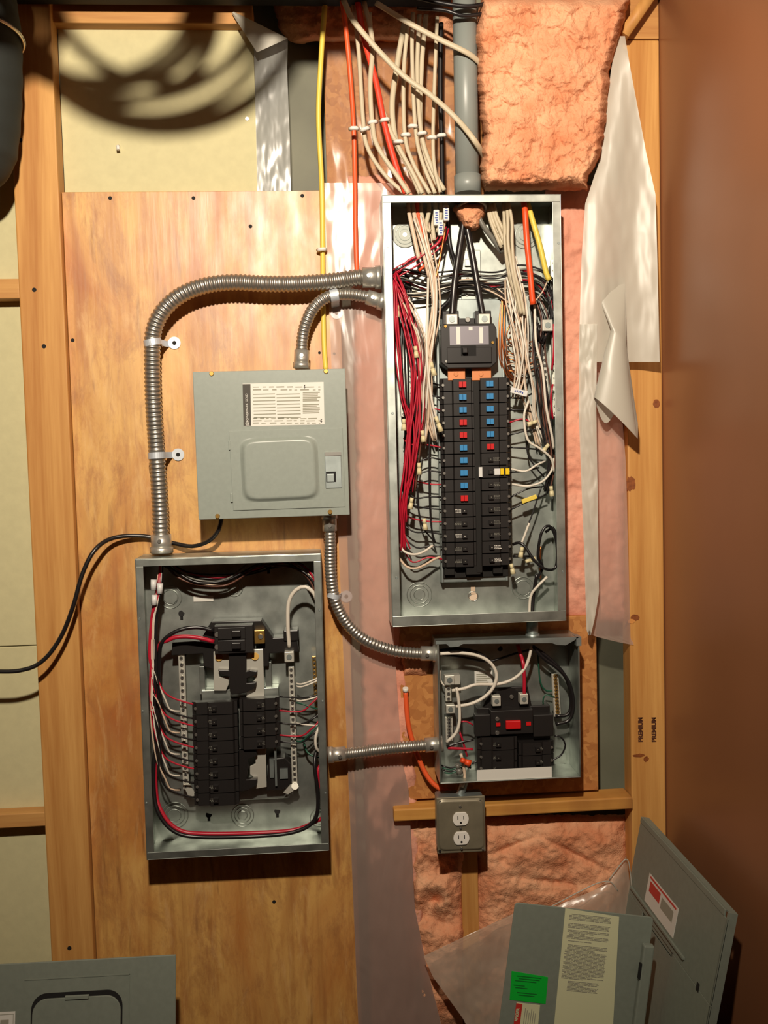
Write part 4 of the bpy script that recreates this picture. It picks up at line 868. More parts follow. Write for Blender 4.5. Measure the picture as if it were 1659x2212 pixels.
# two long black wires and loops at lower left
wire('black_wire', [(928, 900, -.05), (927, 1000, -.05), (928, 1080, -.05), (932, 1140, -.05), (940, 1172, -.05)], .0018, 'wire_black', 'long thin black wire reaching down to the lowest left breakers', 'wire')
wire('black_wire', [(900, 1040, -.05), (904, 1100, -.05), (915, 1140, -.05), (938, 1170, -.05)], .0018, 'wire_black', 'second thin black wire bending to the lowest left breakers', 'wire')
wire('white_wire', [(862, 1175, -.04), (874, 1192, -.055), (895, 1198, -.06), (915, 1192, -.055), (935, 1178, -.05)], .0026, 'wire_white', 'upper white loop at the lower left of the tall panel', 'wire')
wire('white_wire', [(862, 1205, -.04), (878, 1224, -.055), (897, 1228, -.06), (918, 1220, -.055), (938, 1208, -.05), (952, 1203, -.046)], .0026, 'wire_warm', 'lower pale loop at the lower left of the tall panel', 'wire')
wire('red_wire', [(866, 1120, -.05), (872, 1150, -.05), (886, 1186, -.05)], .0018, 'wire_red', 'single red wire end above the pale loops in the tall panel', 'wire')
# crossing band
bundle(12, [(838, 620, -.05, 8), (862, 596, -.05, 16), (930, 612, -.045, 18), (1000, 604, -.045, 16), (1070, 606, -.045, 15), (1130, 596, -.05, 18), (1170, 612, -.05, 18), (1192, 660, -.045, 8), (1196, 720, -.04, 5)],
       ['wire_black', 'wire_black', 'wire_red', 'wire_black', 'wire_grey', 'wire_black'], .0019, 'wire in the band crossing behind the big black feeders of the tall panel', 'crossing wires ' + TP, seed=8, name='wire', jit=5)
bundle(6, [(870, 640, -.03, 12), (930, 632, -.035, 8), (1000, 612, -.04, 8), (1060, 622, -.04, 8), (1100, 650, -.045, 10), (1130, 690, -.045, 12)], ['wire_black', 'wire_warm', 'wire_white'], .002, 'wire in the lower band curving right above the main breaker', 'lower crossing wires ' + TP, seed=9, name='wire', jit=5)
# feeders
wire('feeder_cable', [(1003, 470, -.05), (992, 540, -.055), (982, 610, -.06), (976, 684, -.062)], .0068, 'wire_black', 'left thick black feeder dropping to the main breaker', 'cable', n=14)
wire('feeder_cable', [(1006, 480, -.052), (1020, 550, -.055), (1032, 620, -.06), (1043, 684, -.062)], .0068, 'wire_black', 'right thick black feeder dropping to the main breaker', 'cable', n=14)
wire('black_wire', [(966, 470, -.04), (972, 530, -.04), (984, 580, -.035), (975, 640, -.04), (952, 668, -.045), (938, 690, -.045)], .0048, 'wire_black', 'medium black wire bending left behind the feeders of the tall panel', 'wire', n=12)
wire('grey_cable', [(1030, 462, -.06), (1045, 490, -.06), (1066, 518, -.055), (1085, 545, -.05)], .0055, 'wire_grey', 'dark grey cable bending right at the top of the tall panel', 'cable', n=12)
blanket('insulation_plug', [(440, 985), (452, 978), (470, 988), (490, 1000), (500, 1012)], [(440, 1045), (452, 1050), (470, 1046), (490, 1036), (500, 1026)], -.03, .05, 'insul', 'tuft of pink insulation stuffed in the conduit mouth of the tall panel', 30, .012, 40, 40, sc_=30, jag=4, er=.4)
# sheathed cables at the top
lts = [(882, 905, 'wire_warm', 905, 560), (893, 908, 'wire_warm', 928, 600), (901, 909, 'wire_orange', 912, 520), (908, 912, 'jacket_white', 925, 560), (926, 920, 'jacket_white', 930, 500), (940, 935, 'jacket_white', 938, 520), (951, 948, 'jacket_white', 945, 500), (962, 957, 'jacket_white', 955, 500)]
for i, (xa, xb, m, xc, yc) in enumerate(lts):
    wire('sheathed_cable', [(xa, 436, -.045 - .004 * (i % 3)), (xa + 1, 455, -.055), (xb if i > 3 else xa + 8, 490, -.062), (xc, yc, -.068)], .0046, m, ['pale cable with tape, leftmost at the top inside the tall panel', 'pale cable second from the left inside the tall panel top', 'orange sheathed cable inside the tall panel top left', 'white cable just right of the orange one inside the tall panel', 'short white cable mid way at the tall panel top left', 'white cable with blue marks near the pink plug', 'white cable second left of the feeders at the tall panel top', 'white cable nearest the feeders at the tall panel top'][i], 'cable', flat=.7, n=10)
for (x, y) in ((943, 470), (964, 460), (952, 492)):
    c = P(x, y, -.075); t = thing('cable_label', 'white tag with blue handwriting on a cable at the tall panel top', 'label', c, 'blue handwritten tags')
    obj('tape', MB().box((c.x - .006, -.077, c.z - .016), (c.x + .006, -.066, c.z + .016)), 'whitetag', t, bevel=.002)
    k = MB()
    for j in range(5): k.box((c.x - .003 + rnd.uniform(-.001, .001), -.0774, c.z - .012 + j * .005), (c.x + .003 + rnd.uniform(-.001, .001), -.0769, c.z - .0095 + j * .005))
    mat('blueink', (50, 70, 150), .6) if 'blueink' not in MATS else None
    obj('handwriting', k, 'blueink', t)
wire('red_wire', [(958, 500, -.065), (950, 520, -.07), (935, 535, -.068), (915, 548, -.062), (880, 565, -.06), (860, 590, -.055)], .003, 'wire_red', 'thick red wire curving out of the tagged cables at the tall panel top', 'wire')
wire('orange_wire', [(915, 480, -.06), (922, 560, -.06), (905, 585, -.06)], .003, 'wire_orange', 'orange wire bending in the upper left of the tall panel', 'wire')
wire('copper_wire', [(962, 495, -.07), (950, 560, -.075), (942, 600, -.075), (938, 640, -.075)], .0022, 'copper', 'bare copper wire at the upper left of the tall panel', 'wire')
# orange & yellow on right
wire('orange_cable', [(1130, 432, -.06), (1134, 455, -.075), (1138, 520, -.08), (1146, 600, -.08), (1151, 658, -.078)], .0062, 'wire_orange', 'thick orange cable at the upper right of the tall panel', 'cable', n=12)
wire('yellow_cable', [(1140, 440, -.055), (1150, 475, -.065), (1166, 530, -.07), (1180, 590, -.07), (1187, 605, -.07)], .0058, 'wire_yellow', 'yellow cable at the upper right of the tall panel', 'cable', n=12)
wire('white_wire', [(1183, 606, -.07), (1172, 630, -.075), (1155, 652, -.07)], .0014, 'wire_warm', 'thin pale wire linking the yellow and orange cable ends', 'wire')
bundle(5, [(1060, 440, -.05, 10), (1066, 470, -.055, 12), (1078, 500, -.06, 12), (1090, 530, -.06, 12)], 'jacket_white', .0042, 'white sheathed cable entering the top of the tall panel right of the feeders', 'white cables entering right ' + TP, seed=10, name='sheathed_cable', jit=2, cat='cable')
bundle(4, [(1092, 440, -.055, 8), (1096, 480, -.065, 10), (1098, 530, -.07, 10), (1106, 590, -.07, 9), (1118, 640, -.07, 8), (1126, 680, -.07, 6)], 'jacket_white', .0036, 'long white cable running down between the feeders and the orange cable', 'long white cables right ' + TP, seed=11, name='sheathed_cable', jit=2, cat='cable')
bundle(8, [(1105, 560, -.055, 16), (1118, 640, -.062, 18), (1122, 710, -.068, 18), (1130, 780, -.07, 14), (1140, 840, -.065, 14), (1150, 900, -.05, 10), (1170, 960, -.045, 12)], ['wire_warm', 'wire_white'], .0019, 'pale wire in the loose bunch at the right of the tall panel', 'pale bunch right ' + TP, seed=12, name='white_wire', jit=5)
bundle(5, [(1095, 600, -.06, 6), (1105, 660, -.068, 10), (1125, 740, -.075, 12), (1125, 800, -.072, 10), (1112, 860, -.065, 8)], ['wire_warm', 'wire_white'], .0021, 'pale wire slanting toward the upper right breakers of the tall panel', 'pale slanting wires right ' + TP, seed=13, name='white_wire', jit=4)
bundle(7, [(1086, 640, -.03, 5), (1085, 720, -.035, 6), (1090, 780, -.035, 8), (1105, 815, -.03, 8), (1130, 820, -.025, 8)], 'copper', .0014, 'bare copper ground wire curving right of the main breaker', 'copper grounds ' + TP, seed=14, name='copper_wire', jit=3)
for i in range(7):
    y = 735 + i * 11
    wire('ground_wire', [(1094, y, -.03), (1108, y + rnd.uniform(-5, 8), -.035), (1128, y + rnd.uniform(2, 12), -.03), (1165, y - 5 + rnd.uniform(-4, 8), -.03)], .0015, 'wire_warm' if i % 2 else 'copper', 'pale ground wire running sideways to the right terminal bar', 'wire', 'sideways grounds ' + TP, n=6)
wire('copper_coil', [(1120, 690, -.045), (1100, 705, -.05), (1095, 730, -.05), (1110, 745, -.05), (1125, 728, -.05), (1112, 706, -.05), (1100, 722, -.052)], .0017, 'copper', 'small coil of bare copper right of the main breaker', 'wire')
bundle(9, [(1150, 640, -.04, 12), (1165, 690, -.05, 14), (1160, 760, -.05, 14), (1172, 840, -.05, 14), (1182, 920, -.05, 12), (1188, 1000, -.05, 8), (1180, 1060, -.045, 10)], ['wire_black', 'wire_black', 'wire_brown'], .0019, 'black wire in the tangle near the right rim of the tall panel', 'black tangle right ' + TP, seed=15, name='black_wire', jit=6)
bundle(5, [(1192, 600, -.04, 5), (1188, 680, -.045, 5), (1170, 740, -.06, 6), (1164, 700, -.07, 5)], 'wire_black', .0017, 'black wire coming up from the terminal bar at the upper right', 'black wires upper right ' + TP, seed=16, name='black_wire', jit=4)
wire('white_wire', [(1155, 660, -.06), (1158, 740, -.08), (1172, 800, -.085), (1180, 880, -.085), (1192, 940, -.08), (1196, 970, -.07)], .0028, 'wire_white', 'thick white wire falling along the right rim of the tall panel', 'wire', n=10)
wire('red_wire', [(1196, 700, -.06), (1196, 760, -.06), (1192, 800, -.05)], .0022, 'wire_red', 'red wire at the right rim of the tall panel, upper one', 'wire')
wire('red_wire', [(1194, 830, -.06), (1190, 860, -.06), (1194, 905, -.05)], .0022, 'wire_red', 'red wire at the right rim of the tall panel, lower one', 'wire')
# white tag
c = P(1121, 847, -.08); t = thing('cable_label', 'white tag with blue handwriting across wires right of the second breaker', 'label', c); d = Vector((1, 0, -.28)).normalized(); e = Vector((.28, 0, 1)).normalized()
ff = lambda x, y, z: c + d * x + e * z + Vector((0, y, 0)); obj('tape', MB().box((-.018, -.003, -.006), (.018, .003, .006), ff), 'whitetag', t, bevel=.001)
k = MB(); [k.box((-.010 + j * .004, -.0036, -.002 + .001 * (j % 2)), (-.0075 + j * .004, -.003, .0015 + .001 * (j % 2)), ff) for j in range(5)]; obj('handwriting', k, 'blueink', t)
c2 = P(1143, 1078, -.06); t = thing('cable_label', 'yellow tag on a wire at the lower right of the tall panel', 'label', c2); d2 = Vector((1, 0, .33)).normalized(); e2 = Vector((-.33, 0, 1)).normalized()
obj('tape', MB().box((-.017, -.003, -.0045), (.017, .003, .0045), lambda x, y, z: c2 + d2 * x + e2 * z + Vector((0, y, 0))), 'wire_yellow', t, bevel=.001)
# right breaker leads
leads = {3: ('wire_red', [(1130, 905), (1150, 915)]), 4: ('wire_black', [(1130, 932), (1170, 926)]), 5: ('wire_black', [(1130, 968), (1175, 972)]), 7: ('wire_black', [(1130, 1018), (1165, 1010)]),
         9: ('wire_black', [(1140, 1056), (1180, 1050)]), 10: ('wire_black', [(1130, 1088), (1180, 1068)]), 1: ('wire_black', [(1125, 860), (1150, 850)]), 2: ('wire_black', [(1125, 885), (1150, 890)])}
for i, (m, pp) in leads.items():
    wire('black_wire' if m == 'wire_black' else 'red_wire', [(1099 + 7 * i / 14, ROW(i), -.046)] + [(a, b, -.05) for a, b in pp], .0018, m, f'lead into the right breaker column, at the {ORD[i]} breaker', 'wire')
wire('white_wire', [(1104, 1013, -.05), (1135, 1018, -.06), (1160, 1004, -.06), (1178, 996, -.05)], .0022, 'wire_white', 'upper white lead curving from the middle right breakers', 'wire')
wire('white_wire', [(1106, 1046, -.05), (1140, 1050, -.062), (1172, 1040, -.065), (1192, 1015, -.06), (1196, 990, -.05)], .0024, 'wire_white', 'lower white lead curving from the middle right breakers', 'wire')
wire('white_wire', [(1142, 866, -.07), (1132, 900, -.075), (1140, 950, -.075), (1165, 968, -.075), (1190, 990, -.07), (1197, 1020, -.06)], .0026, 'wire_white', 'white wire snaking below the blue marked tag in the tall panel', 'wire', n=10)
wire('black_wire', [(1140, 930, -.05), (1140, 980, -.05), (1158, 1010, -.05), (1175, 1030, -.045)], .0017, 'wire_black', 'thin black wire behind the snaking white wire in the tall panel', 'wire')
wire('black_wire', [(1170, 1050, -.055), (1150, 1110, -.055), (1140, 1135, -.055)], .0017, 'wire_black', 'thin black wire falling past the yellow tag', 'wire')
wire('white_wire', [(1143, 1130, -.055), (1130, 1165, -.055), (1124, 1178, -.055)], .0026, 'wire_white', 'short white wire below the yellow tag', 'wire')
for (x, y, dx, dy) in ((1190, 1050, .1, 1), (1128, 1182, -.2, 1), (1104, 1218, .2, 1), (1135, 1213, 1, -.2), (1160, 910, -.9, .3), (1185, 960, -.5, .6)):
    nut(x, y, -.062, dx, dy, .022, 'cream splice near the right rim of the tall panel')
wire('black_coil', [(1108, 1176, -.05), (1122, 1172, -.06), (1135, 1182, -.065), (1152, 1208, -.07), (1175, 1228, -.07), (1198, 1228, -.06), (1204, 1200, -.06), (1200, 1160, -.06), (1186, 1136, -.062), (1170, 1150, -.064), (1162, 1200, -.06), (1172, 1225, -.055), (1160, 1250, -.05)], .0032, 'wire_black', 'large loop of black wire at the lower right of the tall panel', 'wire', n=10)
wire('black_wire', [(1108, 1202, -.05), (1135, 1202, -.05), (1150, 1202, -.04)], .0028, 'wire_black', 'short straight black wire into the lowest right breaker', 'wire')
wire('black_coil', [(1178, 1150, -.05), (1195, 1140, -.05), (1203, 1165, -.05)], .003, 'wire_black', 'second short black loop at the lower right rim', 'wire')
wire('copper_wire', [(1168, 1250, -.045), (1167, 1220, -.055), (1168, 1180, -.06)], .002, 'copper', 'bare copper wire inside the black loop at lower right', 'wire')
wire('white_wire', [(1182, 1246, -.055), (1160, 1268, -.055), (1146, 1290, -.05), (1143, 1340, -.05)], .003, 'wire_white', 'white wire leaving through the bottom of the tall panel', 'wire')
wire('black_wire', [(1160, 1240, -.05), (1152, 1290, -.045), (1150, 1342, -.05)], .004, 'wire_black', 'black wire leaving through the bottom of the tall panel', 'wire')

# ---------------------------------------------------------------- wires inside the lower left panel
LPn = 'in the lower left panel'
for i, m in enumerate(['wire_red', 'wire_white', 'wire_black', 'wire_red', 'wire_warm', 'wire_black', 'wire_red', 'wire_white', 'wire_black', 'wire_red', 'wire_white', 'wire_black', 'wire_warm', 'wire_black']):
    ye = 1512 + i * 15.5; tx = 388 if m in ('wire_white', 'wire_warm') else 424; xo = 330 + (i * 5) % 14
    pp = [(346 + i % 3 * 3, 1215, -.06), (338 + (i * 3) % 12, 1270, -.07 - .004 * (i % 4)), (xo - 4, 1340, -.075), (xo - 8 + i * .3, 1420, -.075)]
    if ye > 1560: pp.append((xo - 8, (ye + 1420) / 2 - 10, -.075))
    pp += [(xo + 4, ye - 60, -.075), (358, ye - 14, -.072), (tx - 20, ye + 6, -.066), (tx, ye + 9, -.060)]
    nmm = {'wire_red': 'red', 'wire_white': 'white', 'wire_warm': 'white', 'wire_black': 'black'}[m]
    wire(nmm + '_wire', pp, .0019, m, f'{nmm} wire fanning from the left side to the breakers of the lower left panel', 'wire', f'{nmm} fanned wires ' + LPn)
for (x, y) in ((332, 1262), (346, 1270), (334, 1295)):
    obj('wire_label', MB().cyl(P(x, y - 10, -.082), P(x - 1, y + 12, -.083), .006, 10), 'whitetag', None, 'white tape flag on the bundle at the top left of the lower left panel', 'label', 'white tape flags ' + LPn)
wire('black_wire', [(462, 1362, -.066), (425, 1355, -.07), (385, 1362, -.075), (352, 1385, -.075), (344, 1420, -.07), (342, 1520, -.06), (334, 1620, -.06), (332, 1700, -.065), (342, 1755, -.075), (375, 1795, -.08), (430, 1808, -.08), (560, 1806, -.08), (640, 1796, -.08), (680, 1770, -.08), (687, 1720, -.078), (680, 1660, -.075), (683, 1625, -.06), (700, 1618, -.05)], .0042, 'wire_black',
     'thick black feeder looping around the bottom of the lower left panel', 'cable', n=12)
wire('red_wire', [(462, 1386, -.07), (430, 1378, -.075), (395, 1375, -.075), (365, 1382, -.075), (340, 1410, -.068), (336, 1560, -.055), (336, 1700, -.06), (350, 1755, -.07), (385, 1792, -.075), (440, 1801, -.075), (560, 1799, -.075), (640, 1792, -.075), (695, 1768, -.06)], .0045, 'wire_red',
     'thick red feeder looping around the bottom of the lower left panel', 'cable', n=12)
wire('red_wire', [(697, 1645, -.06), (686, 1670, -.07), (694, 1705, -.06)], .0042, 'wire_red', 'short red feeder curve by the right conduit entry of the lower left panel', 'wire', n=12)
wire('white_wire', [(625, 1398, -.058), (622, 1350, -.065), (624, 1300, -.07), (640, 1274, -.075), (660, 1268, -.078), (678, 1282, -.078), (688, 1310, -.07)], .0042, 'wire_white', 'thick white wire arching down to the right neutral bar lug', 'wire', n=12)
bundle(4, [(356, 1214, -.05, 5), (385, 1238, -.055, 8), (430, 1258, -.055, 8), (490, 1256, -.05, 8), (550, 1220, -.05, 8), (590, 1212, -.05, 6), (640, 1222, -.055, 8), (680, 1260, -.06, 6), (686, 1330, -.06, 4)], ['wire_brown', 'wire_warm', 'wire_black', 'wire_grey'], .0021, 'wire swooping across the top of the lower left panel', 'top wires ' + LPn, seed=21, name='wire', jit=4)
bundle(4, [(356, 1212, -.04, 5), (400, 1238, -.04, 6), (470, 1250, -.04, 6), (540, 1236, -.04, 7), (610, 1215, -.04, 6), (660, 1230, -.05, 6), (688, 1290, -.05, 5)], ['wire_black', 'wire_brown', 'wire_red'], .0021, 'darker wire swooping behind across the top of the lower left panel', 'rear top wires ' + LPn, seed=22, name='wire', jit=5)
for i, (m, y0_, y1_) in enumerate((('wire_white', 1476, 1460), ('wire_black', 1505, 1498), ('wire_white', 1512, 1500), ('wire_red', 1535, 1500), ('wire_white', 1482, 1465), ('wire_black', 1562, 1540), ('wire_white', 1562, 1565), ('wire_red', 1588, 1555), ('wire_green', 1518, 1530), ('wire_black', 1602, 1570), ('wire_green', 1600, 1560))):
    xe = 640 if m in ('wire_white', 'wire_green') else 604
    wire({'wire_white': 'white_wire', 'wire_black': 'black_wire', 'wire_red': 'red_wire', 'wire_green': 'green_wire'}[m], [(xe, y0_, -.055), (650, y0_ + 2, -.062), (672, (y0_ + y1_) / 2 + 3, -.066), (690, y1_, -.06), (694, y1_ - 30, -.05)], .0018, m, 'wire curving from the right wall to the right breakers of the lower left panel', 'wire', 'right hand wires ' + LPn)
wire('white_wire', [(690, 1570, -.07), (682, 1590, -.075), (683, 1615, -.075), (695, 1628, -.06)], .003, 'wire_white', 'short white loop by the right conduit entry of the lower left panel', 'wire', n=10)
wire('green_wire', [(655, 1600, -.02), (664, 1625, -.04), (685, 1636, -.045), (698, 1632, -.045)], .0022, 'wire_green', 'green wire by the right conduit entry of the lower left panel', 'wire')

# ---------------------------------------------------------------- wires inside the small panel
z8 = lambda L_, Y=-.065: [(840 + x / 3.606, 1340 + y / 3.606, Y) for x, y in L_]
wire('white_wire', z8([(400, 260), (560, 255), (690, 275), (790, 330), (838, 420), (815, 520), (740, 600), (640, 650), (520, 672)]), .0036, 'wire_white', 'big white wire loop from the upper conduit in the small panel', 'wire', n=12)
wire('white_wire', z8([(1110, 200), (1098, 270), (1060, 370), (980, 450), (860, 495), (680, 500), (590, 530), (490, 548)], -.06), .0034, 'wire_white', 'white wire curving from the top nipple to the left bar of the small panel', 'wire', n=12)
wire('white_wire', z8([(525, 525), (540, 600), (550, 700), (548, 800), (520, 880), (450, 950)], -.07), .0034, 'wire_white', 'white wire dropping along the left of the small panel', 'wire', n=12)
wire('white_wire', z8([(400, 390), (405, 470), (430, 505), (450, 505)], -.04), .002, 'wire_white', 'small white wire at the left wall of the small panel', 'wire')
wire('red_wire', [(1118, 1392, -.04), (1125, 1415, -.045)] + z8([(1045, 330), (1055, 450), (1055, 575)], -.058), .004, 'wire_red', 'thick red wire dropping to the lug of the small panel', 'wire', n=12)
wire('black_wire', z8([(1120, 200), (1200, 290), (1310, 370), (1390, 460), (1430, 580), (1435, 690), (1400, 780), (1300, 810)], -.06), .004, 'wire_black', 'thick black wire curving down the right side of the small panel', 'wire', n=12)
wire('black_wire', z8([(1130, 210), (1240, 290), (1350, 400), (1405, 520), (1420, 660), (1390, 735), (1300, 745)], -.05), .004, 'wire_black', 'inner black wire curving beside it on the right of the small panel', 'wire', n=12)
wire('black_wire', z8([(400, 240), (520, 225), (620, 235), (700, 260), (780, 310)], -.05), .0045, 'wire_black', 'black wire from the upper conduit at the top of the small panel', 'wire', n=12)
wire('black_wire', z8([(1100, 230), (980, 260), (860, 300), (760, 320), (560, 285), (420, 270)], -.025), .0026, 'wire_black', 'thin black wire along the back of the small panel', 'wire')
wire('black_wire', z8([(1290, 900), (1340, 910), (1375, 970), (1340, 1050), (1250, 1100)], -.055), .0019, 'wire_black', 'thin black loop right of the breakers in the small panel', 'wire')
wire('black_wire', z8([(450, 985), (560, 950), (660, 930)], -.06), .0028, 'wire_black', 'black wire from the lower conduit in the small panel', 'wire')
wire('red_wire', z8([(460, 995), (560, 1000), (655, 1005)], -.06), .003, 'wire_red', 'straight red wire from the lower conduit in the small panel', 'wire')
wire('red_wire', z8([(560, 790), (610, 790), (655, 815)], -.06), .0018, 'wire_red', 'short red lead at the upper left breaker of the small panel', 'wire')
wire('red_wire', z8([(550, 870), (570, 920), (590, 990), (610, 1060)], -.055), .0022, 'wire_red', 'red wire falling at the lower left of the small panel', 'wire')
wire('black_wire', z8([(650, 1120), (680, 1100), (760, 1110)], -.05), .0022, 'wire_black', 'short black lead at the lower left breaker of the small panel', 'wire')
for i in range(4): wire('green_wire', z8([(410 + i * 8, 1130 + i * 18), (480, 1150 + i * 14), (560, 1130 + i * 10), (640, 1150 - i * 16)], -.03 - .006 * i), .0019, 'wire_green' if i % 2 else 'wire_black', 'dark wire tangled in the lower left corner of the small panel', 'wire', 'tangled wires in the small panel')
wire('white_wire', z8([(560, 1040), (580, 1120), (590, 1230), (570, 1300)], -.06), .0035, 'wire_warm', 'pale wire leaving the bottom of the small panel', 'wire')
nut(840 + 560 / 3.606, 1340 + 1085 / 3.606, -.075, 1, .5, .022, 'orange wire nut at the lower left of the small panel', 'wire_orange', .007, None)
nut(840 + 530 / 3.606, 1340 + 1120 / 3.606, -.07, .3, 1, .022, 'grey wire nut beside the orange one in the small panel', 'wire_grey', .0065, None)
wire('green_wire', z8([(1290, 600), (1220, 580), (1200, 640), (1230, 690)], -.03), .0016, 'wire_green', 'thin green loop left of the ground bar in the small panel', 'wire')
wire('green_wire', z8([(1290, 540), (1230, 550), (1180, 480), (1160, 260)], -.02), .0018, 'wire_green', 'green wire rising behind the ground bar in the small panel', 'wire')

# ---------------------------------------------------------------- loose covers at the bottom
# left cover: stands leaning on the plywood
FC = Frame((-190, 2094), (379, 2062), (392, 2420), (-170, 2450), -.17)
lc = thing('panel_cover', 'loose grey panel cover leaning on the wall at bottom left', 'panel cover', (FC(FC.W / 2, 0, 0).x, -.17, 0))
H_ = FC(0, -.17, 0).z
def fc(u, y, v): q = FC(u, y, v); q.y -= .10 * (v / .45); return q
vb = (H_ - .01)
obj('plate', MB().box((0, -.17, 0), (FC.W, -.167, vb), fc), 'greypaint_old', lc, bevel=.0015)
u0, v0 = FC.loc(72, 2132, -.17); u1, v1 = FC.loc(268, 2127, -.17)
rr = MB(); 
def rrect(cx_, cz, w, h, r, n=8):
    out = []
    for (sx, sz, a0) in ((1, -1, -90), (1, 1, 0), (-1, 1, 90), (-1, -1, 180)):
        for i in range(n + 1): a = math.radians(a0 + 90 * i / n); out.append((cx_ + sx * (w / 2 - r) + r * math.cos(a), cz + sz * (h / 2 - r) + r * math.sin(a)))
    return out
W2 = (u1 - u0); uc = (u0 + u1) / 2; vt = (v0 + v1) / 2 + .004
dp = rrect(uc, vt + .16, W2, .32, .03)
obj('door_recess', MB().prism(dp, -.1708, -.1700, fc), 'darkhole', lc)
dp = rrect(uc, vt + .163, W2 - .006, .314, .028); dp = [(a, b + .003) for a, b in dp]
obj('door', MB().prism(dp, -.1735, -.1706, fc), 'greypaint_old', lc, bevel=.001)
obj('latch', MB().box((uc - .022, -.1775, vt + .004), (uc + .024, -.1733, vt + .011), fc), 'greypaint_old', lc, bevel=.001)
k = MB(); k.box((u0 - .014, -.1712, v0 - .020), (u1 + .014, -.17, v0 - .0185), fc); k.box((u1 + .0125, -.1712, v0 - .020), (u1 + .014, -.17, v0 + .3), fc); obj('embossed_line', k, 'greypaint_old', lc)
u2, v2 = FC.loc(40, 2172, -.17); lb = obj('paper_label', MB().box((u2 - .11, -.1706, v2), (u2, -.17, v2 + .09), fc), 'paper', lc)
k = MB(); k.box((u2 - .028, -.1710, v2 + .014), (u2 - .012, -.1706, v2 + .034), fc); k.box((u2 - .03, -.1710, v2 + .004), (u2 - .003, -.1706, v2 + .005), fc); k.box((u2 - .004, -.1710, v2 + .004), (u2 - .003, -.1706, v2 + .08), fc); obj('print_lines', k, 'inklight', lb)

# front-facing loose cover at lower right, turned about nine degrees
FT = Frame((1108, 1943), (1404, 1987), (1375, 2260), (1078, 2216), -.26)
fcv = thing('panel_cover', 'loose grey cover facing forward at bottom right with yellowish instruction label', 'panel cover', (FT(FT.W / 2, 0, 0).x, -.26, 0))
def ft(u, y, v): q = FT(u, y, v); q.y -= .02 * (v / .3); return q
vb = (FT(FT.W, 0, 0).z - .05) * .97
obj('plate', MB().prism(rrect(FT.W / 2, vb / 2, FT.W, vb, .008), -.26, -.257, ft), 'greypaint_old', fcv, bevel=.0012)
k = MB(); k.box((FT.W - .018, -.275, .05), (FT.W + .004, -.26, vb - .01), ft); obj('side_flange', k, 'greypaint_old', fcv, bevel=.003)
k = MB(); k.box((FT.W - .022, -.2762, .085), (FT.W - .018, -.27, .115), ft); obj('latch_hole', k, 'darkhole', fcv)
def lrect(a, b, c_, d_, Y=-.2604, t=.0006, k=None):
    k = k or MB(); pts = [FT.loc(*q, -.26) for q in (a, b, c_, d_)]; k.prism(pts, Y - t, Y + t * .6, ft); return k
lb = obj('instruction_label', lrect((1221, 1962), (1337, 1980), (1318, 2216), (1191, 2216)), 'paper_yellow', fcv, 'tall yellowish instruction label')
k = MB(); U0, V0 = FT.loc(1230, 1972, -.26); wl = .085; y = 0
R9 = random.Random(5)
while y < .150:
    x = 0; yb = y
    gap = any(a < y < b for a, b in ((.012, .016), (.027, .031), (.047, .050), (.054, .058), (.127, .130)))
    if not gap:
        s0 = R9.choice([0, 0, .004]); x = s0
        end = wl - (R9.uniform(0, .004) if R9.random() < .85 else R9.uniform(.02, .05))
        if y > .130: end *= .9; x = .014
        while x < end:
            w = R9.uniform(.004, .016); a = FT.loc(1230, 1972, -.26); k.box((U0 + x - .02 * 0, -.2617, V0 + y), (U0 + min(x + w, end), -.2610, V0 + y + .0011), ft); x += w + .0012
    y += .0026
obj('print_lines', k, 'inklight', lb)
lb = obj('green_sticker', lrect((1103, 2092), (1181, 2105), (1175, 2160), (1098, 2151)), 'green', fcv, 'bright green inspection sticker')
k = MB(); U0, V0 = FT.loc(1108, 2098, -.26)
for i, (a, b) in enumerate(((.006, .055), (.010, .052), (.004, .046), (.0, .0), (.002, .024), (.006, .03), (.0, 0), (.010, .05), (.014, .046))):
    if b: k.box((U0 + a, -.2617, V0 + .002 + i * .0045), (U0 + b, -.2610, V0 + .0034 + i * .0045), ft)
obj('print_lines', k, 'greenink', lb)
lb = obj('warning_label', lrect((1113, 2157), (1163, 2163), (1155, 2230), (1104, 2226)), 'paper_yellow', fcv, 'warning label with a red band')
obj('red_band', lrect((1112, 2158), (1125, 2160), (1115, 2228), (1102, 2226), Y=-.2612), 'redlabel', lb)
RD = Matrix.Rotation(-FT.ang, 3, 'Y') @ RX @ Matrix.Rotation(math.radians(90), 3, 'Z')
c = FT(*[FT.loc(1114, 2192, -.26)[0], 0, FT.loc(1114, 2192, -.26)[1]]); uu, vv = FT.loc(1112.5, 2185, -.26); c = ft(uu, -.2622, vv)
textmesh('danger_text', 'DANGER', 'paper_yellow', lb, c, .0082, RD, bold=.0002)
k = MB(); uu, vv = FT.loc(1131, 2168, -.26)
for i in range(6): k.box((uu + i * .0042, -.2617, vv + (i % 3) * .004), (uu + i * .0042 + .0012, -.2610, vv + .055), ft)
obj('print_lines', k, 'inklight', lb)

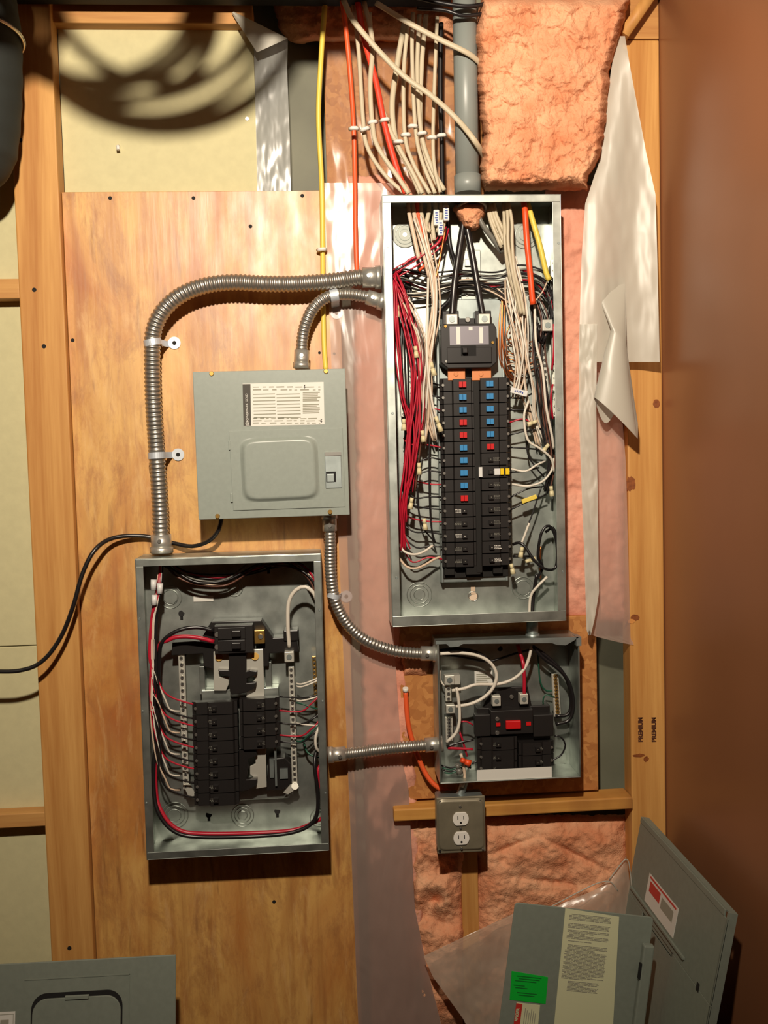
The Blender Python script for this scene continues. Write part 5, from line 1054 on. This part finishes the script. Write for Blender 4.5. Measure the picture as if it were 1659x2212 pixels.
# cover leaning on the brown side wall
xw = XR; ht = P(1392, 1762, 0).z
A_ = P(1393, 1765, -.03); xt = A_.x
zt_ = P(1575, 1975, -.45).z
sc_ = thing('panel_cover', 'loose grey cover leaning against the brown side wall', 'panel cover', (xt - .05, -.25, 0))
YA, YB = -.03, -.47
ztop = (A_.z + P(1572, 1972, YB).z) / 2; xtop = (A_.x + P(1572, 1972, YB).x) / 2
def sv(w, t, h):
    """w: along the wall (0 far, 1 near), t thickness toward the room, h distance down the plate"""
    lean = .20
    return Vector((xtop - h * math.sin(lean) - t * math.cos(lean), YA + (YB - YA) * w, ztop - h * math.cos(lean) + t * math.sin(lean)))
hh = ztop / math.cos(.20) * .985
def slab(k, w0, w1, h0, h1, t0, t1): return k.box((w0, t0, h0), (w1, t1, h1), sv)
k = MB(); slab(k, 0, .97, 0, .012, 0, .004); slab(k, 0, 1, .012, .17, 0, .003); slab(k, 0, .22, .17, hh, 0, .003); slab(k, .60, 1, .17, hh, 0, .003); obj('plate', k, 'greypaint_old', sc_, bevel=.001)
k = MB(); slab(k, .99, 1.0, .0, hh, -.014, .003); slab(k, .0, .99, .0, .003, -.014, .0); obj('bent_edge', k, 'greypaint_old', sc_)
k = MB(); slab(k, .22, .245, .17, hh, -.012, .0); slab(k, .575, .60, .17, hh, -.012, .0); slab(k, .22, .6, .165, .18, -.012, 0); obj('opening_flange', k, 'greypaint_old', sc_)
k = MB(); slab(k, .245, .575, .185, hh, -.004, -.002); obj('door_back', k, 'greypaint_old', sc_)
k = MB(); slab(k, .05, .72, .150, .154, .003, .008); obj('crease', k, 'greypaint_old', sc_)
k = MB(); slab(k, .22, .58, .085, .145, .003, .0036); lb = obj('warning_label', k, 'paper', sc_, 'white label with red heading')
k = MB(); slab(k, .24, .56, .088, .092, .0036, .004); slab(k, .25, .38, .097, .118, .0036, .004); obj('red_print', k, 'redlabel', lb)
k = MB(); slab(k, .40, .54, .100, .122, .0036, .004); obj('dark_print', k, 'inklight', lb)
k = MB(); slab(k, .86, .885, .16, .175, .003, .0036); obj('screw_slot', k, 'darkhole', sc_)

# ---------------------------------------------------------------- duct at upper left, coils and added shade pipe overhead
du = thing('flexible_duct', 'dark flexible duct hanging at the upper left edge', 'duct', P(-10, 395, -.12))
pp = cr(path([(-80, -60, -.16), (-58, 60, -.15), (-54, 200, -.13), (-66, 330, -.12), (-90, 390, -.12)]), .003); n_ = len(pp)
obj('sleeve', MB().tube(pp, lambda i, t: .085 * (1 + .008 * math.sin(i * .45)) * (1 if t < .8 else math.sqrt(max(.05, 1 - ((t - .8) / .2) ** 2))), 40), 'duct', du)
obj('end_clamp', MB().torus(P(-56, 80, -.15), .088, .004, (0, .1, 1), 40, 8), 'steel', du)
obj('shade_pipe', MB().cyl((-.12, -.40, CZ + .932), (.20, -.40, CZ + .932), .045, 28), 'blackplastic', None, 'unseen black pipe added near the ceiling to shade the insulation above the cables', 'pipe')  # pipe added above the view so its shadow darkens the top insulation
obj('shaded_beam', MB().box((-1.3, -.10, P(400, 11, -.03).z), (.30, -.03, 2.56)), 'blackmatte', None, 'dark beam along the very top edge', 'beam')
ccx = Vector((-.27, -.62, CZ + .945)); R3 = random.Random(3)
lo_ = thing('cable_coil', 'coil of grey cable hanging from the ceiling whose loops shade the drywall', 'cable coil', ccx)
k = MB()
for i in range(9):
    c = ccx + Vector((R3.uniform(-.05, .05), R3.uniform(-.03, .03), R3.uniform(-.01, .03))); k.torus(c, .105 + .0075 * i, .0085, (R3.uniform(-.3, .3), 1, R3.uniform(-.35, .35)), 50, 8, sx=1.2)
obj('loops', k, 'wire_grey', lo_)
c2x = Vector((-.46, -.60, CZ + .93)); k = MB(); o = thing('cable_coil', 'small tight coil of dark cable, unseen, added to shade the top of the left stud', 'cable coil', c2x)  # second coil added out of view to throw shade on the stud top
for i in range(9): k.torus(c2x + Vector((R3.uniform(-.015, .015), R3.uniform(-.03, .03), R3.uniform(-.02, .02))), .035 + .007 * i, .0085, (R3.uniform(-.2, .2), 1, R3.uniform(-.3, .3)), 40, 8)
obj('loops', k, 'wire_black', o)
